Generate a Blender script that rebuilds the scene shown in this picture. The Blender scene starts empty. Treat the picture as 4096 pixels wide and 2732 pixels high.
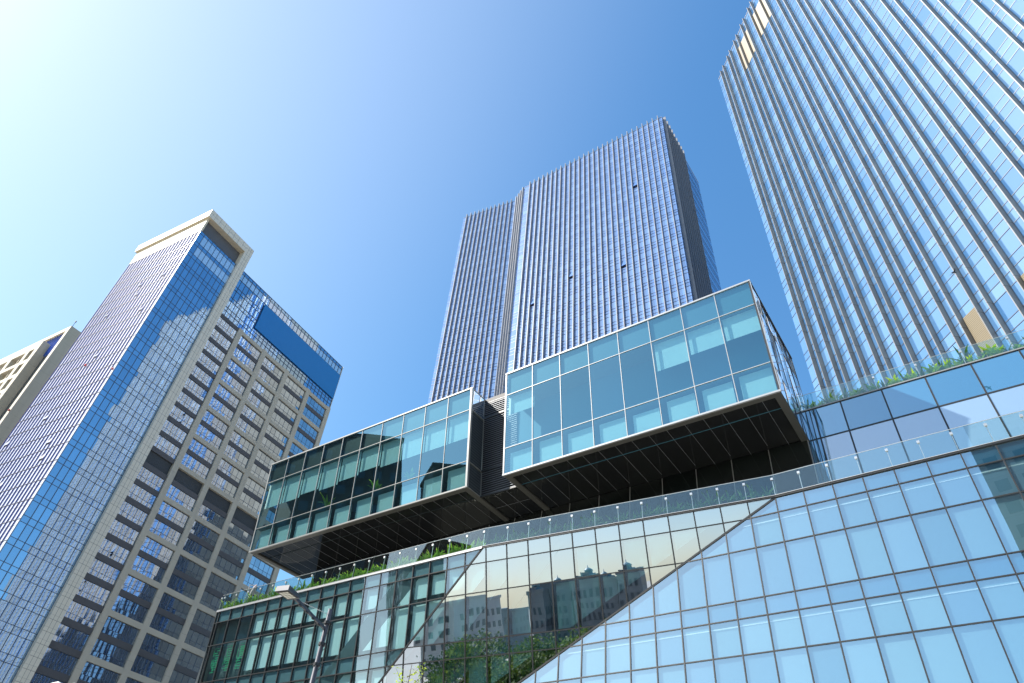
import bpy, math, random
from mathutils import Vector, Matrix
R = math.radians
random.seed(7)
rnd = random.Random(11)
sc = bpy.context.scene
COL = sc.collection

# ------------------------------------------------------------------ camera, sky, sun, exposure
EYE = 1.6
PITCH, ROLL, FPX, PW, PH = R(43.0), R(5.35), 2677.0, 4096.0, 2732.0
_f = Vector((0, math.cos(PITCH), math.sin(PITCH)))
_u = Vector((0, -math.sin(PITCH), math.cos(PITCH)))
_r = Vector((1, 0, 0))
CR = _r * math.cos(ROLL) + _u * math.sin(ROLL)
CU = -_r * math.sin(ROLL) + _u * math.cos(ROLL)
cd = bpy.data.cameras.new('camera')
cam = bpy.data.objects.new('camera', cd)
COL.objects.link(cam)
cam.matrix_world = Matrix(((CR.x, CU.x, -_f.x, 0), (CR.y, CU.y, -_f.y, 0), (CR.z, CU.z, -_f.z, EYE), (0, 0, 0, 1)))
cd.sensor_width = 36
cd.lens = 36 * FPX / PW
cd.clip_end = 6000
sc.camera = cam

SUN_AZ, SUN_EL = -90.0, 44.0            # degrees, azimuth from +Y, negative to the left
HAZE = (0.9, 0.80, 0.55)
w = bpy.data.worlds.new('World')
sc.world = w
w.use_nodes = True
nt = w.node_tree
sky = nt.nodes.new('ShaderNodeTexSky')
sky.sky_type = 'NISHITA'
sky.sun_disc = False
sky.sun_elevation = R(SUN_EL)
sky.sun_rotation = R(SUN_AZ)
sky.altitude = 50
sky.air_density = 1.2
sky.dust_density = 0.7
sky.ozone_density = 5.0
hsv = nt.nodes.new('ShaderNodeHueSaturation')
hsv.inputs['Saturation'].default_value = 1.2
nt.links.new(sky.outputs[0], hsv.inputs['Color'])
# soft shoulder, as hazy air has round the sun
v1 = nt.nodes.new('ShaderNodeVectorMath'); v1.operation = 'MULTIPLY_ADD'
v1.inputs[1].default_value = (0.09, 0.09, 0.09); v1.inputs[2].default_value = (1, 1, 1)
v2 = nt.nodes.new('ShaderNodeVectorMath'); v2.operation = 'DIVIDE'
nt.links.new(hsv.outputs[0], v1.inputs[0]); nt.links.new(hsv.outputs[0], v2.inputs[0]); nt.links.new(v1.outputs[0], v2.inputs[1])
# broad pale haze round the sun, in world directions
tc = nt.nodes.new('ShaderNodeTexCoord')
dt = nt.nodes.new('ShaderNodeVectorMath'); dt.operation = 'DOT_PRODUCT'
nt.links.new(tc.outputs['Generated'], dt.inputs[0])
dt.inputs[1].default_value = (math.sin(R(SUN_AZ)) * math.cos(R(SUN_EL)), math.cos(R(SUN_AZ)) * math.cos(R(SUN_EL)), math.sin(R(SUN_EL)))
mr = nt.nodes.new('ShaderNodeMapRange'); mr.interpolation_type = 'SMOOTHSTEP'
mr.inputs[1].default_value = 0.42; mr.inputs[2].default_value = 1.0; mr.inputs[3].default_value = 0.0; mr.inputs[4].default_value = 1.0
nt.links.new(dt.outputs['Value'], mr.inputs[0])
hz = nt.nodes.new('ShaderNodeVectorMath'); hz.operation = 'SCALE'
hz.inputs[0].default_value = HAZE
nt.links.new(mr.outputs[0], hz.inputs['Scale'])
ad = nt.nodes.new('ShaderNodeVectorMath'); ad.operation = 'ADD'
nt.links.new(v2.outputs[0], ad.inputs[0]); nt.links.new(hz.outputs[0], ad.inputs[1])
nt.links.new(ad.outputs[0], nt.nodes['Background'].inputs[0])
nt.nodes['Background'].inputs[1].default_value = 0.15
sd = bpy.data.lights.new('sun', 'SUN')
sd.energy = 4.8
sd.angle = R(0.53)
sd.color = (1.0, 0.94, 0.85)
sun = bpy.data.objects.new('sun', sd)
COL.objects.link(sun)
sdir = Vector((math.sin(R(SUN_AZ)) * math.cos(R(SUN_EL)), math.cos(R(SUN_AZ)) * math.cos(R(SUN_EL)), math.sin(R(SUN_EL))))
sun.rotation_euler = sdir.to_track_quat('Z', 'Y').to_euler()
sun.location = (0, 0, 300)
vs = sc.view_settings
vs.view_transform = 'Standard'
vs.look = 'None'
vs.exposure = 1.12
vs.gamma = 1
sc.cycles.use_denoising = True
sc.cycles.max_bounces = 10
sc.cycles.transparent_max_bounces = 16
sc.cycles.glossy_bounces = 5
sc.cycles.sample_clamp_indirect = 6

# ------------------------------------------------------------------ materials
def newmat(name):
    m = bpy.data.materials.new(name)
    m.use_nodes = True
    t = m.node_tree
    b = t.nodes['Principled BSDF']
    return m, t, b

def N(t, kind, **kw):
    n = t.nodes.new(kind)
    for k, v in kw.items():
        if k.startswith('i_'):
            key = k[2:]
            n.inputs[int(key) if key.isdigit() else key.replace('_', ' ')].default_value = v
        else:
            setattr(n, k, v)
    return n

def L(t, a, b): t.links.new(a, b)

def mth(t, op, a, b=None, clamp=False):
    n = N(t, 'ShaderNodeMath', operation=op, use_clamp=clamp)
    for i, x in enumerate((a, b)):
        if x is None: continue
        if isinstance(x, (int, float)): n.inputs[i].default_value = x
        else: L(t, x, n.inputs[i])
    return n.outputs[0]

def mixc(t, fac, a, b, mode='MIX'):
    n = N(t, 'ShaderNodeMix', data_type='RGBA', blend_type=mode)
    for i, x in ((0, fac), (6, a), (7, b)):
        if isinstance(x, (int, float)): n.inputs[i].default_value = x
        elif isinstance(x, tuple): n.inputs[i].default_value = (*x, 1)
        else: L(t, x, n.inputs[i])
    return n.outputs[2]

def island(t):
    g = N(t, 'ShaderNodeNewGeometry')
    o = N(t, 'ShaderNodeObjectInfo')
    return mth(t, 'FRACT', mth(t, 'ADD', g.outputs['Random Per Island'], o.outputs['Random']))

def plain(name, col, rough=0.6, metal=0.0, var=0.08, scale=0.6, bump=0.0, bscale=8.0, spec=0.5, coat=0.0):
    m, t, b = newmat(name)
    geo = N(t, 'ShaderNodeNewGeometry')
    nz = N(t, 'ShaderNodeTexNoise', i_Scale=scale, i_Detail=5.0)
    L(t, geo.outputs['Position'], nz.inputs['Vector'])
    f = mth(t, 'ADD', mth(t, 'MULTIPLY', mth(t, 'SUBTRACT', nz.outputs['Fac'], 0.5), 2 * var), 1.0)
    c = mixc(t, 1.0, col, f, 'MULTIPLY')
    L(t, c, b.inputs['Base Color'])
    b.inputs['Roughness'].default_value = rough
    b.inputs['Metallic'].default_value = metal
    b.inputs['Specular IOR Level'].default_value = spec
    b.inputs['Coat Weight'].default_value = coat
    if bump:
        n2 = N(t, 'ShaderNodeTexNoise', i_Scale=bscale, i_Detail=4.0)
        L(t, geo.outputs['Position'], n2.inputs['Vector'])
        bp = N(t, 'ShaderNodeBump', i_Strength=bump, i_Distance=0.02)
        L(t, n2.outputs['Fac'], bp.inputs['Height'])
        L(t, bp.outputs[0], b.inputs['Normal'])
    return m

def stone(name, col, pitch, rough=0.75, stain=0.12):
    """stone or panel cladding with fine horizontal joints, faint vertical rain streaks"""
    m, t, b = newmat(name)
    geo = N(t, 'ShaderNodeNewGeometry')
    sp = N(t, 'ShaderNodeSeparateXYZ'); L(t, geo.outputs['Position'], sp.inputs[0])
    mp = N(t, 'ShaderNodeMapping', i_Scale=(0.9, 0.9, 0.06)); L(t, geo.outputs['Position'], mp.inputs['Vector'])
    n1 = N(t, 'ShaderNodeTexNoise', i_Scale=1.2, i_Detail=6.0); L(t, mp.outputs[0], n1.inputs['Vector'])
    n2 = N(t, 'ShaderNodeTexNoise', i_Scale=0.25, i_Detail=3.0); L(t, geo.outputs['Position'], n2.inputs['Vector'])
    s = mth(t, 'ADD', mth(t, 'MULTIPLY', n1.outputs['Fac'], stain * 1.6), mth(t, 'MULTIPLY', n2.outputs['Fac'], stain))
    f = mth(t, 'SUBTRACT', 1.0 + stain * 1.3, s)
    j = mth(t, 'LESS_THAN', mth(t, 'FRACT', mth(t, 'DIVIDE', mth(t, 'ADD', sp.outputs[2], 300.0), pitch)), 0.05 / pitch)
    f = mth(t, 'MULTIPLY', f, mth(t, 'SUBTRACT', 1.0, mth(t, 'MULTIPLY', j, 0.3)))
    L(t, mixc(t, 1.0, col, f, 'MULTIPLY'), b.inputs['Base Color'])
    b.inputs['Roughness'].default_value = rough
    return m

def striped(name, col, dark, pitch, duty=0.45, rough=0.5, metal=0.0):
    """horizontal louvre blades"""
    m, t, b = newmat(name)
    geo = N(t, 'ShaderNodeNewGeometry')
    sp = N(t, 'ShaderNodeSeparateXYZ'); L(t, geo.outputs['Position'], sp.inputs[0])
    fr = mth(t, 'FRACT', mth(t, 'DIVIDE', mth(t, 'ADD', sp.outputs[2], 300.0), pitch))
    j = mth(t, 'LESS_THAN', fr, duty)
    L(t, mixc(t, j, col, dark), b.inputs['Base Color'])
    b.inputs['Roughness'].default_value = rough
    b.inputs['Metallic'].default_value = metal
    bp = N(t, 'ShaderNodeBump', i_Strength=0.8, i_Distance=0.05)
    L(t, fr, bp.inputs['Height']); L(t, bp.outputs[0], b.inputs['Normal'])
    return m

def finmat(name, col, pitch, off, rough=0.42, metal=0.35):
    m, t, b = newmat(name)
    geo = N(t, 'ShaderNodeNewGeometry')
    sp = N(t, 'ShaderNodeSeparateXYZ'); L(t, geo.outputs['Position'], sp.inputs[0])
    oi = N(t, 'ShaderNodeObjectInfo')
    sh = mth(t, 'MULTIPLY', mth(t, 'GREATER_THAN', oi.outputs['Random'], 0.5), pitch * 0.0)
    fr = mth(t, 'FRACT', mth(t, 'DIVIDE', mth(t, 'ADD', mth(t, 'ADD', sp.outputs[2], off + 40 * pitch), sh), pitch))
    j = mth(t, 'LESS_THAN', fr, 0.07 / pitch)
    nz = N(t, 'ShaderNodeTexNoise', i_Scale=0.5, i_Detail=4.0); L(t, geo.outputs['Position'], nz.inputs['Vector'])
    f = mth(t, 'MULTIPLY', mth(t, 'ADD', 0.9, mth(t, 'MULTIPLY', nz.outputs['Fac'], 0.2)), mth(t, 'SUBTRACT', 1.0, mth(t, 'MULTIPLY', j, 0.7)))
    L(t, mixc(t, 1.0, col, f, 'MULTIPLY'), b.inputs['Base Color'])
    b.inputs['Roughness'].default_value = rough
    b.inputs['Metallic'].default_value = metal
    return m

def wavy(t, strength, scale, zs=1.0):
    geo = N(t, 'ShaderNodeNewGeometry')
    oi = N(t, 'ShaderNodeObjectInfo')
    off = N(t, 'ShaderNodeVectorMath', operation='ADD')
    cmb = N(t, 'ShaderNodeCombineXYZ')
    r = mth(t, 'MULTIPLY', mth(t, 'ADD', oi.outputs['Random'], geo.outputs['Random Per Island']), 37.0)
    L(t, r, cmb.inputs[0]); L(t, r, cmb.inputs[2])
    L(t, geo.outputs['Position'], off.inputs[0]); L(t, cmb.outputs[0], off.inputs[1])
    mp = N(t, 'ShaderNodeMapping', i_Scale=(1, 1, zs)); L(t, off.outputs[0], mp.inputs['Vector'])
    nz = N(t, 'ShaderNodeTexNoise', i_Scale=scale, i_Detail=1.0, i_Roughness=0.4); L(t, mp.outputs[0], nz.inputs['Vector'])
    bp = N(t, 'ShaderNodeBump', i_Strength=strength, i_Distance=0.1)
    L(t, nz.outputs['Fac'], bp.inputs['Height'])
    return bp.outputs[0]

def facing(t, base, power=3.0):
    lw = N(t, 'ShaderNodeLayerWeight', i_Blend=0.5)
    p = mth(t, 'POWER', lw.outputs['Facing'], power)
    return mth(t, 'ADD', base, mth(t, 'MULTIPLY', p, 1.0 - base), True)

def clearglass(name, tint, refl=(0.92, 0.97, 1.0), base=0.3, power=3.0, wave=0.02, wscale=0.5, var=0.0):
    """see-through coated glazing: sky reflections over the room behind"""
    m, t, b = newmat(name)
    t.nodes.remove(b)
    out = t.nodes['Material Output']
    tr = N(t, 'ShaderNodeBsdfTransparent', i_Color=(*tint, 1))
    gl = N(t, 'ShaderNodeBsdfGlossy', i_Color=(*refl, 1), i_Roughness=0.0)
    if wave: L(t, wavy(t, wave, wscale), gl.inputs['Normal'])
    mx = N(t, 'ShaderNodeMixShader')
    fac = facing(t, base, power)
    if var: fac = mth(t, 'ADD', fac, mth(t, 'MULTIPLY', mth(t, 'SUBTRACT', island(t), 0.5), var), True)
    L(t, fac, mx.inputs[0]); L(t, tr.outputs[0], mx.inputs[1]); L(t, gl.outputs[0], mx.inputs[2])
    L(t, mx.outputs[0], out.inputs[0])
    return m

def darkglass(name, body, body2, refl=(0.9, 0.95, 1.0), base=0.45, power=3.0, wave=0.05, wscale=0.6, zs=1.0, rough=0.0):
    """reflective glazing over an opaque tinted back, each pane a little different"""
    m, t, b = newmat(name)
    t.nodes.remove(b)
    out = t.nodes['Material Output']
    df = N(t, 'ShaderNodeBsdfDiffuse')
    isl = island(t)
    L(t, mixc(t, isl, body, body2), df.inputs['Color'])
    gl = N(t, 'ShaderNodeBsdfGlossy', i_Color=(*refl, 1), i_Roughness=rough)
    if wave: L(t, wavy(t, wave, wscale, zs), gl.inputs['Normal'])
    mx = N(t, 'ShaderNodeMixShader')
    fac = mth(t, 'ADD', facing(t, base, power), mth(t, 'MULTIPLY', mth(t, 'SUBTRACT', isl, 0.5), 0.10), True)
    L(t, fac, mx.inputs[0]); L(t, df.outputs[0], mx.inputs[1]); L(t, gl.outputs[0], mx.inputs[2])
    L(t, mx.outputs[0], out.inputs[0])
    return m

def leafmat(name, c1, c2, trans=0.4):
    m, t, b = newmat(name)
    t.nodes.remove(b)
    out = t.nodes['Material Output']
    c = mixc(t, island(t), c1, c2)
    df = N(t, 'ShaderNodeBsdfPrincipled', i_Roughness=0.75); L(t, c, df.inputs['Base Color'])
    tr = N(t, 'ShaderNodeBsdfTranslucent'); L(t, c, tr.inputs['Color'])
    mx = N(t, 'ShaderNodeMixShader', i_0=trans)
    L(t, df.outputs[0], mx.inputs[1]); L(t, tr.outputs[0], mx.inputs[2]); L(t, mx.outputs[0], out.inputs[0])
    return m

M = {}
M['mullion'] = plain('dark mullion', (0.016, 0.017, 0.018), 0.45, 0.0)
M['mullion_pale'] = plain('pale aluminium', (0.42, 0.43, 0.44), 0.35, 0.35)
M['mullion_grey'] = plain('grey aluminium', (0.30, 0.30, 0.29), 0.38, 0.4)
M['steel'] = plain('brushed steel', (0.60, 0.60, 0.60), 0.3, 0.7)
M['white'] = plain('white paint', (0.78, 0.77, 0.74), 0.5)
M['pod_glass'] = clearglass('podium glass', (0.72, 0.91, 0.94), (0.78, 0.94, 1.0), 0.48, 3.0, 0.012, 0.35, 0.08)
M['pod_glass_left'] = clearglass('podium left glass', (0.66, 0.84, 0.85), (0.90, 0.96, 1.0), 0.20, 3.0, 0.03, 0.45, 0.05)
M['pod_glass_mid'] = clearglass('podium middle glass', (0.50, 0.76, 0.78), (0.78, 0.87, 1.0), 0.56, 3.0, 0.045, 0.5, 0.05)
M['spandrel'] = plain('blue spandrel backing', (0.025, 0.14, 0.24), 0.6)
M['spandrel_left'] = plain('teal spandrel backing', (0.12, 0.20, 0.23), 0.6)
M['room'] = plain('room lining', (0.42, 0.54, 0.57), 0.8)
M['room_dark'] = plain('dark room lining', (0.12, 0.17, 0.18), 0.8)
M['blind'] = plain('pale roller blind', (0.28, 0.36, 0.38), 0.8, 0, 0.05)
M['blind_b'] = plain('grey roller blind', (0.22, 0.31, 0.35), 0.8, 0, 0.05)
M['blind_c'] = plain('blue grey roller blind', (0.15, 0.24, 0.31), 0.8, 0, 0.05)
M['blind_teal'] = plain('teal roller blind', (0.66, 0.76, 0.75), 0.8, 0, 0.06)
M['box_glass'] = clearglass('box glass', (0.55, 0.76, 0.77), (0.40, 0.76, 0.94), 0.30, 3.0, 0.02, 0.25, 0.04)
M['box_glass_side'] = darkglass('box side glass', (0.12, 0.17, 0.25), (0.20, 0.26, 0.34), (0.95, 0.97, 1.0), 0.7, 2.0, 0.05, 0.4)
M['wall_glass'] = darkglass('upper wall glass', (0.03, 0.12, 0.22), (0.045, 0.16, 0.27), (0.66, 0.88, 1.0), 0.38, 3.0, 0.02, 0.25)
M['wall_glass_pale'] = darkglass('upper wall pale glass', (0.20, 0.30, 0.40), (0.23, 0.33, 0.43), (0.9, 0.95, 1.0), 0.42, 3.0, 0.02, 0.25)
M['recess_glass'] = darkglass('dark recessed glass', (0.006, 0.008, 0.008), (0.01, 0.012, 0.012), (0.6, 0.65, 0.6), 0.12, 3.0, 0.04, 0.4)  # near-black body carries the shade under the jutting boxes
M['soffit'] = plain('dark soffit panels', (0.014, 0.015, 0.016), 0.07, 0.0, 0.2, 0.4, spec=0.35)
M['soffit_trim'] = plain('soffit edge trim', (0.11, 0.11, 0.10), 0.4, 0.4)
M['seam'] = plain('soffit seam strip', (0.22, 0.235, 0.25), 0.5, 0.2)
M['louvre_dark'] = plain('dark louvre blade', (0.22, 0.24, 0.27), 0.4, 0.3)
M['rail_glass'] = clearglass('railing glass', (0.86, 0.95, 0.94), (0.95, 1, 1), 0.09, 3.0, 0.0)
M['slab'] = plain('terrace paving', (0.30, 0.29, 0.27), 0.8)
M['planter'] = stone('brown planter boards', (0.28, 0.20, 0.13), 0.12, 0.8)
M['concrete'] = stone('concrete', (0.36, 0.35, 0.32), 2.4, 0.85)
M['leaf'] = leafmat('strap leaves', (0.14, 0.32, 0.03), (0.38, 0.55, 0.06))
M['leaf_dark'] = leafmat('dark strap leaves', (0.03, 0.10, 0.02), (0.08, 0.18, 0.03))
M['twig_leaf'] = leafmat('young leaves', (0.22, 0.34, 0.02), (0.42, 0.50, 0.05), 0.5)
M['tree_leaf'] = leafmat('tree leaves', (0.04, 0.10, 0.012), (0.14, 0.19, 0.02), 0.35)
M['bark'] = plain('bark', (0.10, 0.075, 0.05), 0.9, 0, 0.3, 3.0, 0.5)
M['t_stone'] = stone('tower stone', (0.44, 0.40, 0.32), 3.6, 0.7, 0.14)
M['t_tile'] = stone('tower stone panels', (0.66, 0.61, 0.50), 1.8, 0.55, 0.06)
M['t_cap'] = plain('pale roof band', (0.62, 0.54, 0.40), 0.6)
M['t_recess'] = plain('grey recessed panel', (0.10, 0.105, 0.115), 0.6)  # dark grey carries the shade of the recess below the roof beam
M['t_spandrel'] = plain('dark grey spandrel', (0.075, 0.072, 0.075), 0.5)
M['t_grille'] = striped('dark grille', (0.05, 0.06, 0.07), (0.015, 0.02, 0.025), 0.22)
M['t_blue'] = darkglass('blue tower glass', (0.008, 0.05, 0.16), (0.015, 0.07, 0.2), (0.60, 0.82, 1.0), 0.60, 3.0, 0.06, 0.35, 0.6)
M['t_clear'] = darkglass('pale clerestory glass', (0.30, 0.50, 0.72), (0.42, 0.6, 0.8), (0.95, 0.97, 1.0), 0.4, 3.0, 0.05, 0.5)  # pale blue body stands for bright sky seen through the panes
M['t_window'] = darkglass('office window glass', (0.006, 0.018, 0.035), (0.03, 0.06, 0.09), (0.85, 0.94, 1.0), 0.52, 3.0, 0.12, 0.3, 0.5)
M['t_side'] = darkglass('side tower glass', (0.66, 0.67, 0.78), (0.78, 0.78, 0.86), (0.97, 0.96, 1.0), 0.32, 3.0, 0.04, 0.4)  # pale body colour stands for sun glare mirrored in these panes
M['t_sidefin'] = plain('sky-tinted metal fin', (0.05, 0.11, 0.36), 0.3, 0.3)  # grey metal coloured blue for the sky it mirrors
M['t_finedge'] = plain('maroon fin edge', (0.10, 0.02, 0.03), 0.5)  # maroon colour stands for dark lens fringing along the fins
M['sign'] = plain('blank blue sign', (0.010, 0.18, 0.48), 0.6, 0, 0.03, 0.05)
M['red'] = plain('red lamp', (0.5, 0.02, 0.03), 0.4)
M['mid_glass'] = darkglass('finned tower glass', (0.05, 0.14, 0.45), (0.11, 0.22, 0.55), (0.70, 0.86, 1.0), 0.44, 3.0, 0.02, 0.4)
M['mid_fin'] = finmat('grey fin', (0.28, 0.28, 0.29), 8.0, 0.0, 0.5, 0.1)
M['mid_side'] = darkglass('shaded tower glass', (0.02, 0.10, 0.30), (0.03, 0.13, 0.38), (0.75, 0.88, 1.0), 0.35, 3.0, 0.02, 0.4)  # darker copy of the front glass, shade of the side put into the colour
M['mid_finside'] = finmat('shaded grey fin', (0.19, 0.20, 0.22), 8.0, 3.0, 0.5, 0.1)  # darker copy of the grey fin, coloured for the shaded side
M['transom'] = plain('thin transom', (0.07, 0.09, 0.13), 0.4, 0.3)
M['rt_glass'] = darkglass('right tower glass', (0.05, 0.15, 0.33), (0.11, 0.23, 0.42), (0.72, 0.88, 1.0), 0.38, 4.0, 0.02, 0.5)
M['rt_fin'] = finmat('pale metal fin', (0.17, 0.17, 0.17), 4.193, 0.0, 0.45, 0.0)
M['rt_louvre'] = striped('tan louvres', (0.27, 0.225, 0.15), (0.12, 0.10, 0.065), 0.16, 0.35)
M['roof'] = plain('roof', (0.22, 0.22, 0.21), 0.9)
M['lamp_metal'] = plain('grey painted metal', (0.045, 0.05, 0.065), 0.4, 0.4)
M['lamp_dark'] = plain('black plastic', (0.012, 0.012, 0.014), 0.5)
M['lamp_lens'] = plain('pale lens', (0.45, 0.44, 0.38), 0.25, 0, 0.05, 3, coat=0.5)
M['fabric'] = plain('pink grey fabric', (0.50, 0.40, 0.38), 0.9, 0, 0.1, 3, 0.3, 12)
M['green_film'] = plain('green lattice film', (0.06, 0.55, 0.24), 0.5)
M['brown_wall'] = stone('dark brown wall', (0.075, 0.06, 0.05), 3.0, 0.8)
M['grey_wall'] = stone('grey wall', (0.20, 0.21, 0.21), 3.0, 0.8)
M['pale_wall'] = stone('pale wall', (0.45, 0.43, 0.40), 3.0, 0.8)
M['teal_roof'] = plain('teal dome', (0.14, 0.24, 0.26), 0.5)
M['window_dark'] = plain('dark window', (0.06, 0.075, 0.085), 0.3)
M['asphalt'] = plain('asphalt', (0.05, 0.05, 0.052), 0.9, 0, 0.2, 0.8, 0.4)
M['paving'] = plain('paving', (0.36, 0.34, 0.30), 0.85, 0, 0.12, 0.5)
M['paint'] = plain('road paint', (0.7, 0.7, 0.66), 0.6)
M['bird'] = plain('dark feathers', (0.02, 0.02, 0.025), 0.7)

# ------------------------------------------------------------------ geometry helpers
class Frame:
    """wall coordinates: u along the wall, v up the wall (leaning), n out of the wall towards the street"""
    def __init__(s, o, az, lean=0.0):
        s.O = Vector((o[0], o[1], o[2] + EYE))
        a, l = R(az), R(lean)
        s.U = Vector((math.cos(a), math.sin(a), 0))
        nh = Vector((math.sin(a), -math.cos(a), 0))
        s.V = Vector((0, 0, 1)) * math.cos(l) + nh * math.sin(l)
        s.N = nh * math.cos(l) - Vector((0, 0, 1)) * math.sin(l)
        s.nh = nh
    def p(s, u, v, n=0.0): return s.O + s.U * u + s.V * v + s.N * n
    def vz(s, z): return (z + EYE - s.O.z) / s.V.z

class MB:
    def __init__(s): s.v = []; s.f = []; s.m = []; s.mats = []
    def _mi(s, mat):
        if mat is None: return 0
        if mat not in s.mats: s.mats.append(mat)
        return s.mats.index(mat)
    def poly(s, pts, mat=None):
        i = len(s.v); s.v += [tuple(p) for p in pts]; s.f.append(tuple(range(i, i + len(pts)))); s.m.append(s._mi(mat))
    def hexa(s, p, mat=None):
        i = len(s.v); s.v += [tuple(q) for q in p]; k = s._mi(mat)
        for f in ((0, 3, 2, 1), (4, 5, 6, 7), (0, 1, 5, 4), (1, 2, 6, 5), (2, 3, 7, 6), (3, 0, 4, 7)):
            s.f.append(tuple(i + j for j in f)); s.m.append(k)
    def box(s, fr, u0, u1, v0, v1, n0, n1, mat=None):
        s.hexa([fr.p(u0, v0, n0), fr.p(u1, v0, n0), fr.p(u1, v0, n1), fr.p(u0, v0, n1), fr.p(u0, v1, n0), fr.p(u1, v1, n0), fr.p(u1, v1, n1), fr.p(u0, v1, n1)], mat)
    def bar(s, a, b, width, depth, nrm, out=0.0, mat=None):
        d = (b - a).normalized(); side = d.cross(nrm).normalized() * (width / 2); nn = nrm.normalized()
        i0, i1 = nn * (out - depth), nn * out
        s.hexa([a - side + i0, a + side + i0, a + side + i1, a - side + i1, b - side + i0, b + side + i0, b + side + i1, b - side + i1], mat)
    def tube(s, pts, r, seg=8, mat=None, cap=True):
        pts = [Vector(p) for p in pts]; rs = r if isinstance(r, (list, tuple)) else [r] * len(pts)
        rings = []; k = s._mi(mat); ref = None
        for j, p in enumerate(pts):
            d = (pts[min(j + 1, len(pts) - 1)] - pts[max(j - 1, 0)]).normalized()
            if ref is None: ref = d.orthogonal().normalized()
            x = (ref - d * ref.dot(d)).normalized(); ref = x; y = d.cross(x)
            i = len(s.v)
            for q in range(seg):
                a = 2 * math.pi * q / seg; s.v.append(tuple(p + x * (math.cos(a) * rs[j]) + y * (math.sin(a) * rs[j])))
            rings.append(i)
        for a, b in zip(rings, rings[1:]):
            for q in range(seg):
                s.f.append((a + q, a + (q + 1) % seg, b + (q + 1) % seg, b + q)); s.m.append(k)
        if cap:
            s.f.append(tuple(rings[0] + q for q in reversed(range(seg)))); s.m.append(k)
            s.f.append(tuple(rings[-1] + q for q in range(seg))); s.m.append(k)
    def lathe(s, c, prof, seg=20, mat=None):
        k = s._mi(mat); rings = []
        for r_, z in prof:
            i = len(s.v); rings.append(i)
            for q in range(seg):
                a = 2 * math.pi * q / seg; s.v.append((c[0] + r_ * math.cos(a), c[1] + r_ * math.sin(a), c[2] + z))
        for a, b in zip(rings, rings[1:]):
            for q in range(seg): s.f.append((a + q, a + (q + 1) % seg, b + (q + 1) % seg, b + q)); s.m.append(k)
        s.f.append(tuple(rings[-1] + q for q in range(seg))); s.m.append(k)
    def build(s, name, mat=None, parent=None, smooth=False):
        me = bpy.data.meshes.new(name)
        me.from_pydata(s.v, [], s.f)
        mats = s.mats if s.mats else [mat]
        for m in mats: me.materials.append(m)
        if s.mats:
            for p, k in zip(me.polygons, s.m): p.material_index = k
        if smooth:
            for p in me.polygons: p.use_smooth = True
        me.update()
        o = bpy.data.objects.new(name, me)
        COL.objects.link(o)
        if parent is not None:
            o.parent = parent
            o.matrix_parent_inverse = inv(parent)
        return o

def wm(o):
    m = o.matrix_basis.copy()
    if o.parent: m = wm(o.parent) @ o.matrix_parent_inverse @ m
    return m
def inv(o): return wm(o).inverted()

def tag(o, label=None, cat=None, group=None, kind=None):
    for k, v in (('label', label), ('category', cat), ('group', group), ('kind', kind)):
        if v: o[k] = v
    return o

def thing(name, loc, label, cat, group=None):
    o = bpy.data.objects.new(name, None)
    o.empty_display_size = 0.5
    o.location = loc
    COL.objects.link(o)
    return tag(o, label, cat, group)

def copy_tree(o, parent=None):
    c = o.copy(); COL.objects.link(c)
    if parent is not None: c.parent = parent
    for ch in list(o.children): copy_tree(ch, c)
    return c

def clip(poly, O, Nn, sign):
    """keep the part of a 3-D polygon on one side of a plane"""
    out = []
    for i, a in enumerate(poly):
        b = poly[(i + 1) % len(poly)]
        da, db = (a - O).dot(Nn) * sign, (b - O).dot(Nn) * sign
        if da >= 0: out.append(a)
        if (da >= 0) != (db >= 0): out.append(a + (b - a) * (da / (da - db)))
    return out

def clipseg(a, b, O, Nn, sign):
    da, db = (a - O).dot(Nn) * sign, (b - O).dot(Nn) * sign
    if da < 0 and db < 0: return None
    if da < 0: a = a + (b - a) * (da / (da - db))
    elif db < 0: b = b + (a - b) * (db / (db - da))
    return (a, b)

def frame_px(p):
    q = p - Vector((0, 0, EYE)); z = q.dot(_f)
    if z <= 0.1: return None
    return (PW / 2 + FPX * q.dot(CR) / z, PH / 2 - FPX * q.dot(CU) / z)

def shown_area(poly):
    """how large a pane is in the photograph (0 outside it): decides which repeats are built one by one"""
    px = [frame_px(p) for p in poly]
    if any(p is None for p in px): return 0
    cx, cy = sum(p[0] for p in px) / len(px), sum(p[1] for p in px) / len(px)
    if not (-60 < cx < PW + 60 and -60 < cy < PH + 60): return 0
    return abs(sum(px[i][0] * px[(i + 1) % len(px)][1] - px[(i + 1) % len(px)][0] * px[i][1] for i in range(len(px)))) / 2

def emit(panes, name, parent, limit, rest_name=None):
    """panes: (polygon, material). The ones that show largest become parts of their own, the rest one part"""
    order = sorted(range(len(panes)), key=lambda i: -panes[i][2] if len(panes[i]) > 2 else -shown_area(panes[i][0]))
    solo = set(i for i in order[:limit] if shown_area(panes[i][0]) > 0)
    rest = MB(); objs = []
    for i, pn in enumerate(panes):
        if i in solo:
            b = MB(); b.poly(pn[0]); objs.append(b.build(name, pn[1], parent))
        else: rest.poly(pn[0], pn[1])
    if rest.v:
        o = rest.build(rest_name or name, None, parent)
        if len(panes) - len(solo) > 1: o['kind'] = 'stuff'
    return objs

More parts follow.
